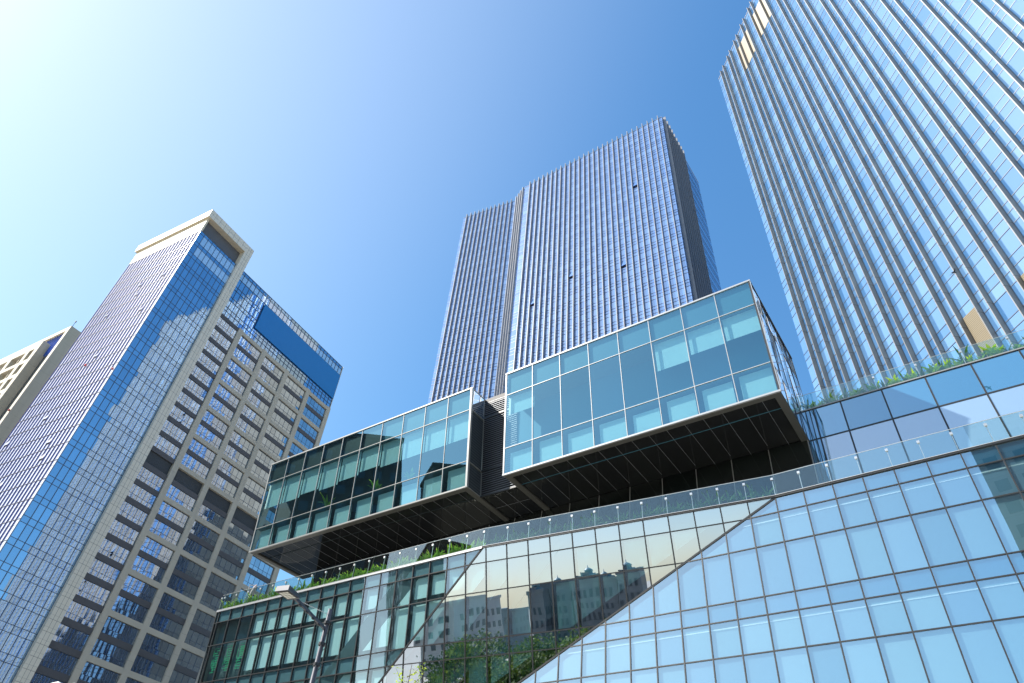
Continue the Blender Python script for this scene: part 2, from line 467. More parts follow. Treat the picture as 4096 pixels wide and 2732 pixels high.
def quad(fr, u0, u1, v0, v1, n=0.0, tilt=0.0):
    p = [fr.p(u0, v0, n), fr.p(u1, v0, n), fr.p(u1, v1, n), fr.p(u0, v1, n)]
    if tilt:
        a, b = rnd.uniform(-tilt, tilt), rnd.uniform(-tilt, tilt)
        uc, vc = (u0 + u1) / 2, (v0 + v1) / 2
        for i, (u, v) in enumerate(((u0, v0), (u1, v0), (u1, v1), (u0, v1))): p[i] = p[i] + fr.N * (a * (u - uc) + b * (v - vc))
    return p

# ------------------------------------------------------------------ ground
g = MB(); g.poly([Vector(p) for p in ((-2500, -2500, 0), (2500, -2500, 0), (2500, 2500, 0), (-2500, 2500, 0))])
tag(g.build('ground', M['paving']), kind='structure')
rd = MB(); rf = Frame((0, 0, -EYE), -37.0)
rd.poly([rf.p(-400, 0.004, 16) + Vector((0, 0, 0)), rf.p(400, 0.004, 16), rf.p(400, 0.004, 2), rf.p(-400, 0.004, 2)])
tag(rd.build('road', M['asphalt']), kind='structure')
pm = MB()
for i in range(-30, 31):
    pm.poly([rf.p(i * 9, 0.008, 8.9), rf.p(i * 9 + 4, 0.008, 8.9), rf.p(i * 9 + 4, 0.008, 9.05), rf.p(i * 9, 0.008, 9.05)])
tag(pm.build('road_marking', M['paint']), kind='structure')

# ------------------------------------------------------------------ podium building
POD = thing('glass_podium_building', (5, 45, 0), 'angular glass podium building with two jutting glass boxes and planted terraces', 'building')
FRT = Frame((13.530, 28.307, 17.654), -38.254, -3.256)
FMD = Frame((14.793, 27.785, 16.736), -30.66, 12.2)
FLF = Frame((10.104, 28.785, 16.744), -36.82, 5.786)
ZT = 17.654
rows = [('band', ZT, 16.842), ('v', 16.842, 15.271), ('v', 15.271, 12.882), ('band', 12.882, 12.058), ('v', 12.058, 10.50), ('v', 10.50, 8.11), ('band', 8.11, 7.287),
        ('v', 7.287, 5.73), ('v', 5.73, 3.34), ('band', 3.34, 2.51), ('v', 2.51, 0.6), ('v', 0.6, -1.55)]
def side(fr, other, u, z): return 1 if (fr.p(u, fr.vz(z)) - other.O).dot(other.N) > 0 else -1
DU = {'R': 1.3396, 'M': 1.3487, 'L': 1.3193}
facets = [
    dict(k='R', fr=FRT, i0=-24, i1=15, cuts=[(FMD, side(FRT, FMD, 5, 10))], glass='pod_glass'),
    dict(k='M', fr=FMD, i0=-24, i1=2, cuts=[(FRT, side(FMD, FRT, -14, 16)), (FLF, side(FMD, FLF, -5, 16))], glass='pod_glass_mid'),
    dict(k='L', fr=FLF, i0=-28.24, i1=-2, cuts=[(FMD, side(FLF, FMD, -30, 14))], glass='pod_glass_left'),
]
all_panes = []; all_blinds = []
for F in facets:
    fr, du, k = F['fr'], DU[F['k']], F['k']
    def cutp(poly):
        for o, sg in F['cuts']:
            if len(poly) >= 3: poly = clip(poly, o.O, o.N, sg)
        return poly
    def cuts(a, b):
        for o, sg in F['cuts']:
            s_ = clipseg(a, b, o.O, o.N, sg)
            if s_ is None: return None
            a, b = s_
        return (a, b) if (b - a).length > 0.05 else None
    us = [F['i0'] * du] + [i * du for i in range(math.ceil(F['i0'] + 0.01), F['i1'] + 1)]
    # frame grid
    gm = MB()
    vt, vb = fr.vz(ZT), fr.vz(-1.55)
    for u in us:
        s_ = cuts(fr.p(u, vb), fr.p(u, vt))
        if s_: gm.bar(s_[0], s_[1], 0.055, 0.16, fr.N, 0.035)
    for typ, z1, z0 in rows:
        s_ = cuts(fr.p(us[0], fr.vz(z0)), fr.p(us[-1], fr.vz(z0)))
        if s_: gm.bar(s_[0], s_[1], 0.05, 0.14, fr.N, 0.032)
    s_ = cuts(fr.p(us[0], vt), fr.p(us[-1], vt))
    wall = gm.build('glass_wall', M['mullion'], POD)
    if k == 'R': wall['label'] = 'pale blue glass wall leaning back, right of the slanting fold'
    if k == 'M': wall['label'] = 'mirror-like glass wall between the two slanting folds'
    if k == 'L': wall['label'] = 'dark teal glass wall with roller blinds behind it'
    F['wall'] = wall
    # lining behind the glass
    lin = MB()
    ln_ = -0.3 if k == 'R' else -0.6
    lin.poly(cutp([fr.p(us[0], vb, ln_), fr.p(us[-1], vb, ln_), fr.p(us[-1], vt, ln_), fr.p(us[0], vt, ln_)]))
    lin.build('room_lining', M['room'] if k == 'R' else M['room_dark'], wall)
    spn = MB()
    for ui in range(len(us) - 1):
        u0, u1 = us[ui], us[ui + 1]
        for ri, (typ, z1, z0) in enumerate(rows):
            v0, v1 = fr.vz(z0), fr.vz(z1)
            q = cutp(quad(fr, u0 + 0.02, u1 - 0.02, v0 + 0.02, v1 - 0.02, 0.0, 0.0045 if k == 'M' else 0.0022))
            if len(q) < 3: continue
            all_panes.append((q, M[F['glass']], shown_area(q), wall))
            if typ == 'band':
                q2 = cutp(quad(fr, u0 + 0.035, u1 - 0.035, v0 + 0.03, v1 - 0.03, -0.07))
                if len(q2) >= 3: spn.poly(q2)
                continue
            # roller blinds
            if k == 'R':
                q2 = cutp(quad(fr, u0 + 0.02, u1 - 0.02, v0 + 0.02, v1 - 0.02, -rnd.choice((.075, .095, .095, .12))))
                mat = rnd.choice((M['blind'], M['blind'], M['blind_b'], M['blind_c'])) if ri > 2 else rnd.choice((M['blind_b'], M['blind_c'], M['blind_c']))
            elif k == 'L':
                if ui < 4: continue
                q2 = cutp(quad(fr, u0 + 0.16, u1 - 0.03, v0 + rnd.choice((0.05, 0.3, 0.34, 0.36)), v1 - 0.06, -0.19))
                mat = M['blind_teal']
            else:
                if rnd.random() < 0.35: continue
                q2 = cutp(quad(fr, u0 + 0.1, u1 - 0.10, v0 + 0.1, v1 - 0.05, -0.25))
                mat = M['blind_teal']
            if len(q2) >= 3: all_blinds.append((q2, mat, shown_area(q2), wall))
    if k == 'R':
        lt_ = MB()
        for zc_ in (11.75, 6.98, 16.5):
            vq = fr.vz(zc_)
            for a_, b_ in ((us[0], us[-1]),):
                q = cutp([fr.p(a_, vq, -.07), fr.p(b_, vq, -.07), fr.p(b_, vq + .05, -.07), fr.p(a_, vq + .05, -.07)])
                if len(q) >= 3: lt_.poly(q)
        lt_.build('ceiling_light_strip', M['white'], wall)  # plain white strips painted as the ceiling light lines behind the glass
    if spn.v: spn.build('spandrel_panel', M['spandrel'] if k == 'R' else M['spandrel_left'], wall)
def emit_by_wall(items, name, limit):
    order = sorted(range(len(items)), key=lambda i: -items[i][2])
    solo = set(i for i in order[:limit] if items[i][2] > 0)
    rest = MB()
    for i, it in enumerate(items):
        if i in solo:
            b = MB(); b.poly(it[0]); b.build(name, it[1], it[3])
        else: rest.poly(it[0], it[1])
    if rest.v: tag(rest.build(name, None, POD), kind='stuff')
emit_by_wall(all_panes, 'glass_pane', 99)
emit_by_wall(all_blinds, 'roller_blind', 99)

def meet(fa, fb, z):
    pa, pb = fa.p(0, fa.vz(z)), fb.p(0, fb.vz(z)); ua, ub = fa.U, fb.U
    det = ua.x * -ub.y + ub.x * ua.y
    dx, dy = pb.x - pa.x, pb.y - pa.y
    t_ = (dx * -ub.y + ub.x * dy) / det
    return pa + ua * t_
FOLD_RM = [meet(FRT, FMD, z) for z in (ZT, 1.5)]
FOLD_ML = [meet(FMD, FLF, z) for z in (ZT, 1.5)]
fb_ = MB()
fb_.bar(FOLD_RM[1], FOLD_RM[0], 0.09, 0.10, (FRT.N + FMD.N), 0.045)
fb_.build('fold_trim', M['mullion'], POD)
fb_ = MB()
fb_.bar(FOLD_ML[1], FOLD_ML[0], 0.09, 0.10, (FMD.N + FLF.N), 0.045)
fb_.build('fold_trim', M['mullion'], POD)
# top line of the lower podium, left to right
TL_ = FLF.p(-28.24 * DU['L'], FLF.vz(ZT)); TR_ = FRT.p(15 * DU['R'], FRT.vz(ZT))
TOP = [TL_, FOLD_ML[0], FOLD_RM[0], TR_]
segF = [FLF, FMD, FRT]
cop = MB()
for a, b, fr in zip(TOP, TOP[1:], segF):
    cop = MB()
    if fr is FLF: cop.bar(a, b, 0.10, 0.42, fr.nh, 0.09)
    else: cop.bar(a, b, 0.045, 0.42, fr.nh, 0.07)
    cop.build('coping', M['steel'] if fr is FLF else M['mullion'], POD)
    c2 = MB(); c2.bar(a + Vector((0, 0, 0.085)), b + Vector((0, 0, 0.085)), 0.025, 0.10, fr.nh, 0.085); c2.build('railing_shoe', M['mullion_pale'], POD)

BOXAZ = -37.55
D_ = Vector((math.cos(R(52.45)), math.sin(R(52.45)), 0))
FW = Frame((18.268, 32.250, 24.173), -37.6, -7.07)
FB2 = Frame((-0.161, 38.598, 32.564), -37.6, 4.84)
FB1 = Frame((-20.991, 54.358, 32.374), -37.395, 5.998)
ZB = 24.173 + EYE
# terrace floor and body behind the curtain walls
zt = ZT + EYE
ter = MB()
back = [p + D_ * 26 for p in TOP]
ter.poly([Vector((p.x, p.y, zt - 0.05)) for p in TOP] + [Vector((p.x, p.y, zt - 0.05)) for p in reversed(back)])
ter.build('terrace_floor', M['slab'], POD)
body = MB()
bb = [p + D_ * 6 for p in TOP]; bf = [p + D_ * 34 for p in TOP]
ring = bb + list(reversed(bf))
n_ = len(ring)
for i in range(n_):
    a, b = ring[i], ring[(i + 1) % n_]
    body.poly([Vector((a.x, a.y, 0)), Vector((b.x, b.y, 0)), Vector((b.x, b.y, zt - 0.1)), Vector((a.x, a.y, zt - 0.1))])
body.build('podium_core', M['concrete'], POD)
endw = MB()   # left end wall of the podium
endw.poly([Vector((TL_.x, TL_.y, 0)) + D_ * 0.8, Vector((TL_.x, TL_.y, 0)) + D_ * 26, Vector((TL_.x, TL_.y, zt - 0.06)) + D_ * 26, Vector((TL_.x, TL_.y, zt - 0.06)) + D_ * 0.1])
endw.build('end_wall', M['concrete'], POD)

# upper wall (set back, leaning back)
du_w = 2.336
up = MB(); upanes = []
ups = [0.0, 0.23, 0.46, 0.69] + [2.3065 + du_w * i for i in range(0, 9)]
vrow = [2.42, 0.03, -4.5, -7.0]
for u in ups: up.bar(FW.p(u, -7.0), FW.p(u, 2.42), 0.085 if u > 0.6 else 0.05, 0.16, FW.N, 0.03)
for v in vrow: up.bar(FW.p(0, v), FW.p(ups[-1], v), 0.085, 0.14, FW.N, 0.027)
wl = up.build('upper_glass_wall', M['mullion'], POD)
for i in range(len(ups) - 1):
    for j in range(len(vrow) - 1):
        q = quad(FW, ups[i] + 0.02, ups[i + 1] - 0.02, vrow[j + 1] + 0.02, vrow[j] - 0.02, 0, 0.0015)
        upanes.append((q, M['wall_glass'] if (j == 0 or i < 3) else M['wall_glass_pale']))
emit(upanes, 'wall_panel', wl, 60)
uc = MB()
uc.bar(FW.p(-0.05, 2.45), FW.p(ups[-1], 2.45), 0.07, 0.5, FW.nh, 0.08)
uc.build('coping', M['mullion_grey'], wl)
# body of the upper storeys, roof terrace
cr = MB()
zr_ = FW.p(0, 2.40).z
A_ = FW.p(0, 0, -0.6); B_ = FW.p(ups[-1], 0, -0.6)
for a, b, z1 in ((FW.p(-40, 0, -0.5), FW.p(-1.6, 0, -0.5), FB2.O.z - 0.6), (A_, B_, zr_)):
    c_, d_ = b + D_ * 22, a + D_ * 22
    lo = [Vector((q.x, q.y, zt - 0.04)) for q in (a, b, c_, d_)]
    hi = [Vector((q.x, q.y, z1)) + D_ * (0.35 if i < 2 and z1 == zr_ else 0) for i, q in enumerate((a, b, c_, d_))]
    cr.hexa(lo + hi)
cr.build('upper_core', M['roof'], POD)
# dark recessed glass under the boxes
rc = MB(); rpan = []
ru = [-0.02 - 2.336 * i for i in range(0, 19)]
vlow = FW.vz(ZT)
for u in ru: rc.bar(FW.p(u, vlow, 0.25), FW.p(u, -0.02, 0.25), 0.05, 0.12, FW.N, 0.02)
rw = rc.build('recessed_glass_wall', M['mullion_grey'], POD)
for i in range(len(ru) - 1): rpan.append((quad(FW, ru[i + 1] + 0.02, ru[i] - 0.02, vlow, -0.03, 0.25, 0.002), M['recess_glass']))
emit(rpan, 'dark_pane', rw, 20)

# ---------------- cantilevered boxes
def glass_box(fr, cols, du, rv, depth, name_label, blinds, mull, right_side):
    """fr.O = top left corner of the front; rv = row lines below the top (three rows)"""
    root = MB()
    H = rv[-1]
    W_ = cols * du
    for i in range(cols + 1):
        wd = 0.042 if 0 < i < cols else 0.11
        root.bar(fr.p(i * du, -H), fr.p(i * du, 0), wd, 0.14, fr.N, 0.04)
    for v in (0, rv[0], rv[1], H):
        root.bar(fr.p(-0.06, -v), fr.p(W_ + 0.06, -v), 0.042 if v in (rv[0], rv[1]) else 0.11, 0.14, fr.N, 0.045 if v not in (0, H) else 0.07)
    bx = root.build('jutting_glass_box', mull, POD)
    bx['label'] = name_label
    vv = [0, rv[0], rv[1], H]
    for i in range(cols):
        for j in range(3):
            p = quad(fr, i * du + 0.025, (i + 1) * du - 0.025, -vv[j + 1] + 0.025, -vv[j] - 0.025, 0, 0.0016)
            b = MB(); b.poly(p); b.build('window_pane', M['box_glass'], bx)
            if j == 0:
                b = MB(); b.poly(quad(fr, i * du + 0.05, (i + 1) * du - 0.05, -vv[1] + 0.05, -0.05, -0.14)); b.build('spandrel_panel', blinds['span'](i), bx)
            if j == 2:
                b = MB(); b.poly(quad(fr, i * du + rnd.uniform(.25, .4), (i + 1) * du - 0.18, -vv[3] + 0.1, -vv[2] - rnd.uniform(.12, .45), -0.3)); b.build('roller_blind', M['blind_teal'], bx)
            if j == 1 and blinds['drop'](i) > 0:
                h = (vv[2] - vv[1]) * blinds['drop'](i)
                b = MB(); b.poly(quad(fr, i * du + 0.06, (i + 1) * du - 0.06, -vv[1] - h, -vv[1] - 0.05, -0.3)); b.build('roller_blind', M['blind_teal'], bx)
    # room behind, roof, ends
    rm = MB(); Vd = D_ * depth
    f0, f1, f2, f3 = fr.p(0, -H), fr.p(W_, -H), fr.p(W_, 0), fr.p(0, 0)
    i0, i1, i2, i3 = [q - fr.nh * 0 + D_ * 1.6 for q in (f0, f1, f2, f3)]
    rm.poly([i0, i1, i2, i3])
    rm.build('room_lining', blinds['room'], bx)
    fl = MB()
    for v in (rv[0], rv[1]):
        fl.poly([fr.p(0.1, -v, -0.1), fr.p(W_ - 0.1, -v, -0.1), fr.p(W_ - 0.1, -v, -0.1) + D_ * 1.5, fr.p(0.1, -v, -0.1) + D_ * 1.5])
    fl.build('floor_slab', M['room_dark'], bx)
    rfm = MB()
    zc = Vector((0, 0, 0.03))
    rfm.poly([f3 + zc, f2 + zc, f2 + D_ * (depth + 3) + zc, f3 + D_ * (depth + 3) + zc])
    rfm.build('box_roof', M['roof'], bx)
    # soffit
    sf = MB(); e = 0.42
    dz = Vector((0, 0, 0.05))
    sf.poly([q + dz for q in (f0, f1, f1 + D_ * (depth + 0.6), f0 + D_ * (depth + 0.6))])
    so = sf.build('soffit', M['soffit'], bx)
    Ux = fr.U
    tm = MB()
    tm.hexa([f0 - dz, f1 - dz, f1 + D_ * e - Ux * e - dz, f0 + D_ * e + Ux * e - dz, f0 + dz, f1 + dz, f1 + D_ * e - Ux * e + dz, f0 + D_ * e + Ux * e + dz])
    tm.hexa([f1 - dz, f1 + D_ * depth - dz, f1 + D_ * depth - Ux * e - dz, f1 + D_ * e - Ux * e - dz, f1 + dz, f1 + D_ * depth + dz, f1 + D_ * depth - Ux * e + dz, f1 + D_ * e - Ux * e + dz])
    tm.hexa([f0 - dz, f0 + D_ * depth - dz, f0 + D_ * depth + Ux * e - dz, f0 + D_ * e + Ux * e - dz, f0 + dz, f0 + D_ * depth + dz, f0 + D_ * depth + Ux * e + dz, f0 + D_ * e + Ux * e + dz])
    tm.build('soffit_trim', M['soffit_trim'], bx)
    sm = MB()
    for i in range(1, cols * 2):
        a = f0 + Ux * (i * du / 2) + D_ * e; b = f0 + Ux * (i * du / 2) + D_ * (depth - (0.15 if i % 2 else 0.6))
        sm.bar(a, b, 0.016, 0.02, Vector((0, 0, -1)), -0.035)
    sm.build('soffit_seam', M['seam'], bx)
    # right-hand side
    if right_side:
        dep2 = right_side
        sg = MB(); n = 5; fr2 = None
        def P(s_, v): return fr.p(W_, -v) + D_ * (s_ * dep2)
        nrm = (D_.cross(fr.V)).normalized()
        if nrm.dot(fr.U) < 0: nrm = -nrm
        for i in range(n + 1): sg.bar(P(i / n, H), P(i / n, 0), 0.045 if i % n else 0.09, 0.10, nrm, 0.02)
        for v in (0, rv[0], rv[1], H): sg.bar(P(0, v), P(1, v), 0.05, 0.10, nrm, 0.018)
        ss = sg.build('side_glazing', M['mullion'], bx)
        for i in range(n):
            for j in range(3):
                q = [P((i + .02) / n, vv[j + 1] - .02), P((i + .98) / n, vv[j + 1] - .02), P((i + .98) / n, vv[j] + .02), P((i + .02) / n, vv[j] + .02)]
                t_ = rnd.uniform(-.03, .03); q[1] = q[1] + nrm * t_; q[2] = q[2] - nrm * t_
                b = MB(); b.poly(q); b.build('window_pane', M['box_glass_side'], bx)
        cp = MB(); cp.bar(P(0, -0.02), P(1, -0.02), 0.08, 0.3, nrm, 0.06); cp.build('roof_edge', M['mullion'], bx)
    return bx
span_teal = plain('box upper spandrel', (0.05, 0.17, 0.23), 0.6)
span_dark = plain('box dark spandrel', (0.02, 0.022, 0.025), 0.4)  # dark colour stands in for the brown tower mirrored in these panes
room_blue = plain('box room blue', (0.04, 0.16, 0.22), 0.8)
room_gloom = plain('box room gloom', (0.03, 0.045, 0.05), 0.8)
box_r = glass_box(FB2, 8, 2.3157, (1.954, 6.401, 8.421), 5.45, 'right-hand jutting box, clear blue-green glass in pale frames', dict(span=lambda i: span_teal, drop=lambda i: {0: 0.35, 5: 0.5, 6: 0.42, 7: 0.4}.get(i, 0), room=room_blue), M['mullion_pale'], 8.48)
box_l = glass_box(FB1, 10, 2.3023, (1.914, 6.240, 8.247), 5.45, 'left-hand jutting box, dark teal glass in grey frames', dict(span=lambda i: span_dark if i < 6 else span_teal, drop=lambda i: (0.55, 0.55, 0.5, 0.55, 0.5, 0.45, 0.5, 0.5, 0.5, 0.5)[i], room=room_gloom), M['mullion_grey'], 0)
# return of the left box and the louvred wall in the gap between the boxes
H1 = 8.247
c0, c1 = FB1.p(10 * 2.3023, -H1), FB1.p(10 * 2.3023, 0)
nR = FB1.U
ret = MB()
ret.bar(c0, c1, 0.16, 0.16, nR, 0.04); ret.bar(c0 + D_ * 1.6, c1 + D_ * 1.6, 0.06, 0.1, nR, 0.04)
for s_ in (0, 0.23, 0.76, 1.0):
    a = c0.lerp(c1, 1 - s_); ret.bar(a, a + D_ * 1.6, 0.06, 0.1, nR, 0.03)
rt_ = ret.build('box_return', M['mullion_grey'], POD)
for s0, s1, m_ in ((0.77, 0.99, 'box_glass_side'), (0.24, 0.75, 't_grille'), (0.01, 0.22, 't_grille')):
    b = MB(); a0, a1 = c0.lerp(c1, s0), c0.lerp(c1, s1)
    b.poly([a0 + D_ * 0.05, a0 + D_ * 1.55, a1 + D_ * 1.55, a1 + D_ * 0.05]); b.build('return_panel', M[m_], rt_)
lv = MB()
la, lb = c0 + D_ * 1.6, c1 + D_ * 1.6
nb = 46
for i in range(nb):
    t_ = (i + 0.5) / nb * 0.955
    a = la.lerp(lb, t_)
    lv.hexa([a + FB1.nh * 0.05 - Vector((0, 0, .02)), a + nR * 3.1 + FB1.nh * 0.05 - Vector((0, 0, .02)), a + nR * 3.1 - FB1.nh * 0.03 + Vector((0, 0, .03)), a - FB1.nh * 0.03 + Vector((0, 0, .03)),
             a + FB1.nh * 0.05, a + nR * 3.1 + FB1.nh * 0.05, a + nR * 3.1 - FB1.nh * 0.03 + Vector((0, 0, .05)), a - FB1.nh * 0.03 + Vector((0, 0, .05))])
lo_ = lv.build('louvre_blades', M['louvre_dark'], POD)
lb2 = MB(); lb2.poly([la - FB1.nh * .08, la + nR * 3.1 - FB1.nh * .08, lb + nR * 3.1 - FB1.nh * .08, lb - FB1.nh * .08]); lb2.build('louvre_backing', M['lamp_dark'], lo_)
lt = MB()
for t_, q_ in ((0.24, .16), (0.79, .16), (0.0, .13)):
    lt = MB(); a = la.lerp(lb, t_); lt.bar(a, a + nR * 3.1, q_, 0.1, FB1.nh, 0.06); lt.build('louvre_frame', M['mullion'], lo_)
gs = MB(); dz = Vector((0, 0, 0.06))
gs.poly([la + dz, la + nR * 3.1 + dz, la + nR * 3.1 + D_ * 4.4 + dz, la + D_ * 4.4 + dz]); gs.build('gap_soffit', M['soffit'], lo_)
gt = MB()
for i in range(1, 3): a = la + nR * i * 1.03; gt.bar(a, a + D_ * 3.8, 0.022, 0.02, Vector((0, 0, -1)), -0.045)
gt.bar(la + D_ * 1.9, la + nR * 3.1 + D_ * 1.9, 0.022, 0.02, Vector((0, 0, -1)), -0.05)
gt.build('soffit_seam', M['seam'], lo_)
pb = MB()
pc = Frame((-10.9, 62.4, 44.5), -37.6)
pb.box(pc, -1.2, 1.6, -16, 0.9, -6, 0); pb.build('roof_block', M['t_cap'], POD)

# ------------------------------------------------------------------ railings
def railing(segs, name, label, h, step_pts, post_every=1):
    """segs: list of (a, b, nh); step_pts: post points per segment"""
    root = thing(name, segs[0][0], label, 'railing')
    for (a, b, nh), pts in zip(segs, step_pts):
        for p, q in zip(pts, pts[1:]):
            d = (q - p).normalized()
            g_ = MB()
            p1, q1 = p + d * 0.012, q - d * 0.012
            g_.hexa([p1 - nh * .006, q1 - nh * .006, q1 + nh * .006, p1 + nh * .006] + [x + Vector((0, 0, h)) for x in (p1 - nh * .006, q1 - nh * .006, q1 + nh * .006, p1 + nh * .006)])
            g_.build('glass_panel', M['rail_glass'], root)
        hr = MB(); up_ = Vector((0, 0, h + 0.015)); hr.tube([a + up_, b + up_], 0.018, 6); hr.build('handrail', M['steel'], root)
        for p in pts:
            c_ = MB()
            d = (b - a).normalized(); z = p + nh * (-0.03)
            o1 = d * 0.014
            c_.hexa([z - o1 - nh * .05, z + o1 - nh * .05, z + o1, z - o1] + [x + Vector((0, 0, h - 0.24)) for x in (z - o1 - nh * .05, z + o1 - nh * .05, z + o1, z - o1)])
            o2 = d * 0.06; zz = p + Vector((0, 0, h - 0.27)) + nh * 0.02
            c_.hexa([zz - o2 - nh * .08, zz + o2 - nh * .08, zz + o2 + nh * .02, zz - o2 + nh * .02] + [x + Vector((0, 0, 0.12)) for x in (zz - o2 - nh * .08, zz + o2 - nh * .08, zz + o2 + nh * .02, zz - o2 + nh * .02)])
            c_.build('clamp_post', M['steel'], root)
    return root
base_up = Vector((0, 0, 0.10))
def pts_on(a, b, fr, du, u_of):
    us_ = u_of
    return us_
segs, stp = [], []
for (a, b), fr, key in zip(zip(TOP, TOP[1:]), segF, 'LMR'):
    du = DU[key]; ua = (a - fr.p(0, fr.vz(ZT))).dot(fr.U); ub = (b - fr.p(0, fr.vz(ZT))).dot(fr.U)
    pts = [a]
    i = math.ceil((ua + 0.3) / du)
    while i * du < ub - 0.3: pts.append(fr.p(i * du, fr.vz(ZT))); i += 1
    pts.append(b)
    segs.append((a + base_up, b + base_up, fr.nh)); stp.append([p + base_up for p in pts])
LOWRAIL = railing(segs, 'glass_railing', 'long frameless glass railing with square clamps along the lower planted terrace', 1.12, stp)
ua0, ub0 = FW.p(-0.2, 2.55), FW.p(ups[-1], 2.55)
upts = [FW.p(-0.2 + 2.336 * i, 2.55) for i in range(0, 9)]
UPRAIL = railing([(ua0, upts[-1], FW.nh)], 'glass_railing', 'glass railing with thin steel rail on the upper roof terrace at right', 1.08, [upts])

# ------------------------------------------------------------------ plants
def plant_mesh(seed, n, h, mat, spread=0.6, width=0.05):
    rr = random.Random(seed); b = MB()
    for i in range(n):
        a = rr.uniform(0, 2 * math.pi); hh = h * rr.uniform(0.55, 1.1); out = spread * rr.uniform(0.25, 1.0) * hh
        ww = width * rr.uniform(0.7, 1.2); d = Vector((math.cos(a), math.sin(a), 0)); s_ = Vector((-d.y, d.x, 0))
        bend = rr.uniform(0.1, 0.5); prev = None; i0 = len(b.v)
        for k in range(6):
            t_ = k / 5
            p = d * (out * t_ ** 1.6 + 0.03) + Vector((0, 0, hh * (t_ - bend * t_ ** 2.6)))
            wk = ww * (0.45 + 1.5 * t_ * (1 - t_) * 2) * (1 - t_ ** 4) + 0.002
            b.v += [tuple(p - s_ * wk), tuple(p + s_ * wk)]
            if k:
                j = i0 + 2 * k; b.f.append((j - 2, j - 1, j + 1, j)); b.m.append(0)
    me = bpy.data.meshes.new('leaves'); me.from_pydata(b.v, [], b.f); me.materials.append(mat)
    for p in me.polygons: p.use_smooth = True
    return me
PM = [plant_mesh(s_, 16, 0.78, M['leaf'], 0.7, 0.036) for s_ in range(4)]
PMW = [plant_mesh(s_ + 20, 18, 0.62, M['leaf'], 0.95, 0.06) for s_ in range(3)]
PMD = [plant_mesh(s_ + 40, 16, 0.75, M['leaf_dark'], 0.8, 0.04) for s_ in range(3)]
def plant(meshes, pos, sc_, name, label, group):
    o = bpy.data.objects.new(name, rnd.choice(meshes)); COL.objects.link(o)
    o.location = pos; o.rotation_euler = (0, 0, rnd.uniform(0, 6.28)); k = sc_ * rnd.uniform(0.75, 1.2); o.scale = (k, k, k * rnd.uniform(.85, 1.15))
    return tag(o, label, 'plant', group)
def along(a, b, step, off, nh, jit=0.12):
    n = int((b - a).length / step); d = (b - a).normalized()
    return [a + d * (step * (i + 0.5) + rnd.uniform(-jit, jit)) - nh * (off + rnd.uniform(-.06, .06)) for i in range(n)]
for p in along(TOP[0], TOP[1], 0.30, 0.38, FLF.nh):
    plant(PM, p + Vector((0, 0, 0.06)), 1.12, 'strap_leaf_plant', 'yellow-green strap-leaved plant behind the clear glass railing on the left terrace', 'sunlit plants on the left terrace')
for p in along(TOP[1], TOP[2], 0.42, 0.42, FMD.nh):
    plant(PMD, p + Vector((0, 0, 0.24)), 0.95, 'shaded_plant', 'plant with leaves coloured dark for shade in the boarded planter under the jutting boxes', 'shaded plants in the middle planter')  # darker leaf colour stands in for the shade under the boxes
for i, p in enumerate(along(FW.p(0.3, 2.5), FW.p(18, 2.5), 0.36, 0.34, FW.nh)):
    plant(PMW if i % 3 else PMD, p + Vector((0, 0, 0.02)), 1.15 if i % 4 else 1.5, 'fern_plant', 'broad-leaved fern plant on the roof edge of the upper terrace', 'ferns on the upper terrace')
def planter(a, b, nh, h, label, off0=0.2, off1=0.75):
    b_ = MB(); z0 = Vector((0, 0, 0.0)); zz = Vector((0, 0, h))
    q = [a - nh * off0, b - nh * off0, b - nh * off1, a - nh * off1]
    b_.hexa([x + z0 for x in q] + [x + zz for x in q])
    return tag(b_.build('planter_box', M['planter']), label, 'planter')
planter(TOP[1] + (TOP[2] - TOP[1]) * 0.01, TOP[2] - (TOP[2] - TOP[1]) * 0.01, FMD.nh, 0.24, 'long brown boarded planter behind the middle of the glass railing')
planter(TOP[0] + (TOP[1] - TOP[0]) * 0.01, TOP[1] - (TOP[1] - TOP[0]) * 0.01, FLF.nh, 0.07, 'low planting trough along the left end of the terrace')
uz = Vector((0, 0, 0))
planter(FW.p(0.1, 2.46) , FW.p(18, 2.46), FW.nh, 0.06, 'low planting trough along the upper roof edge')

# ------------------------------------------------------------------ left stone tower
T1O = (-73.38, 99.55, 74.73); K1 = 1.52
F1 = Frame(T1O, 58.62)
F1L = Frame(T1O, -31.38)     # u runs right, so the left face lies at negative u
T1 = thing('stone_office_tower', (-73.4, 99.6, 0), 'tall beige stone and blue glass office tower with a stone portal and square window grid', 'building')
def sx(u): return (u + 12.93) * K1
def vz(v): return v * K1
ZB1 = -T1O[2] - EYE
topz = vz(33.33); wingtop = vz(29.0)
S_COL0, S_COL1 = 11.14, 13.20
PIER = [19.65, 27.56, 35.46, 43.6, 51.72]
# cores
co = MB()
co.box(F1, 0.15, S_COL0, ZB1, vz(28.7), -24.2, -0.2); co.box(F1, S_COL0, 52.3, ZB1, wingtop - 0.4, -22, -0.75)
co.build('tower_core', M['t_spandrel'], T1)
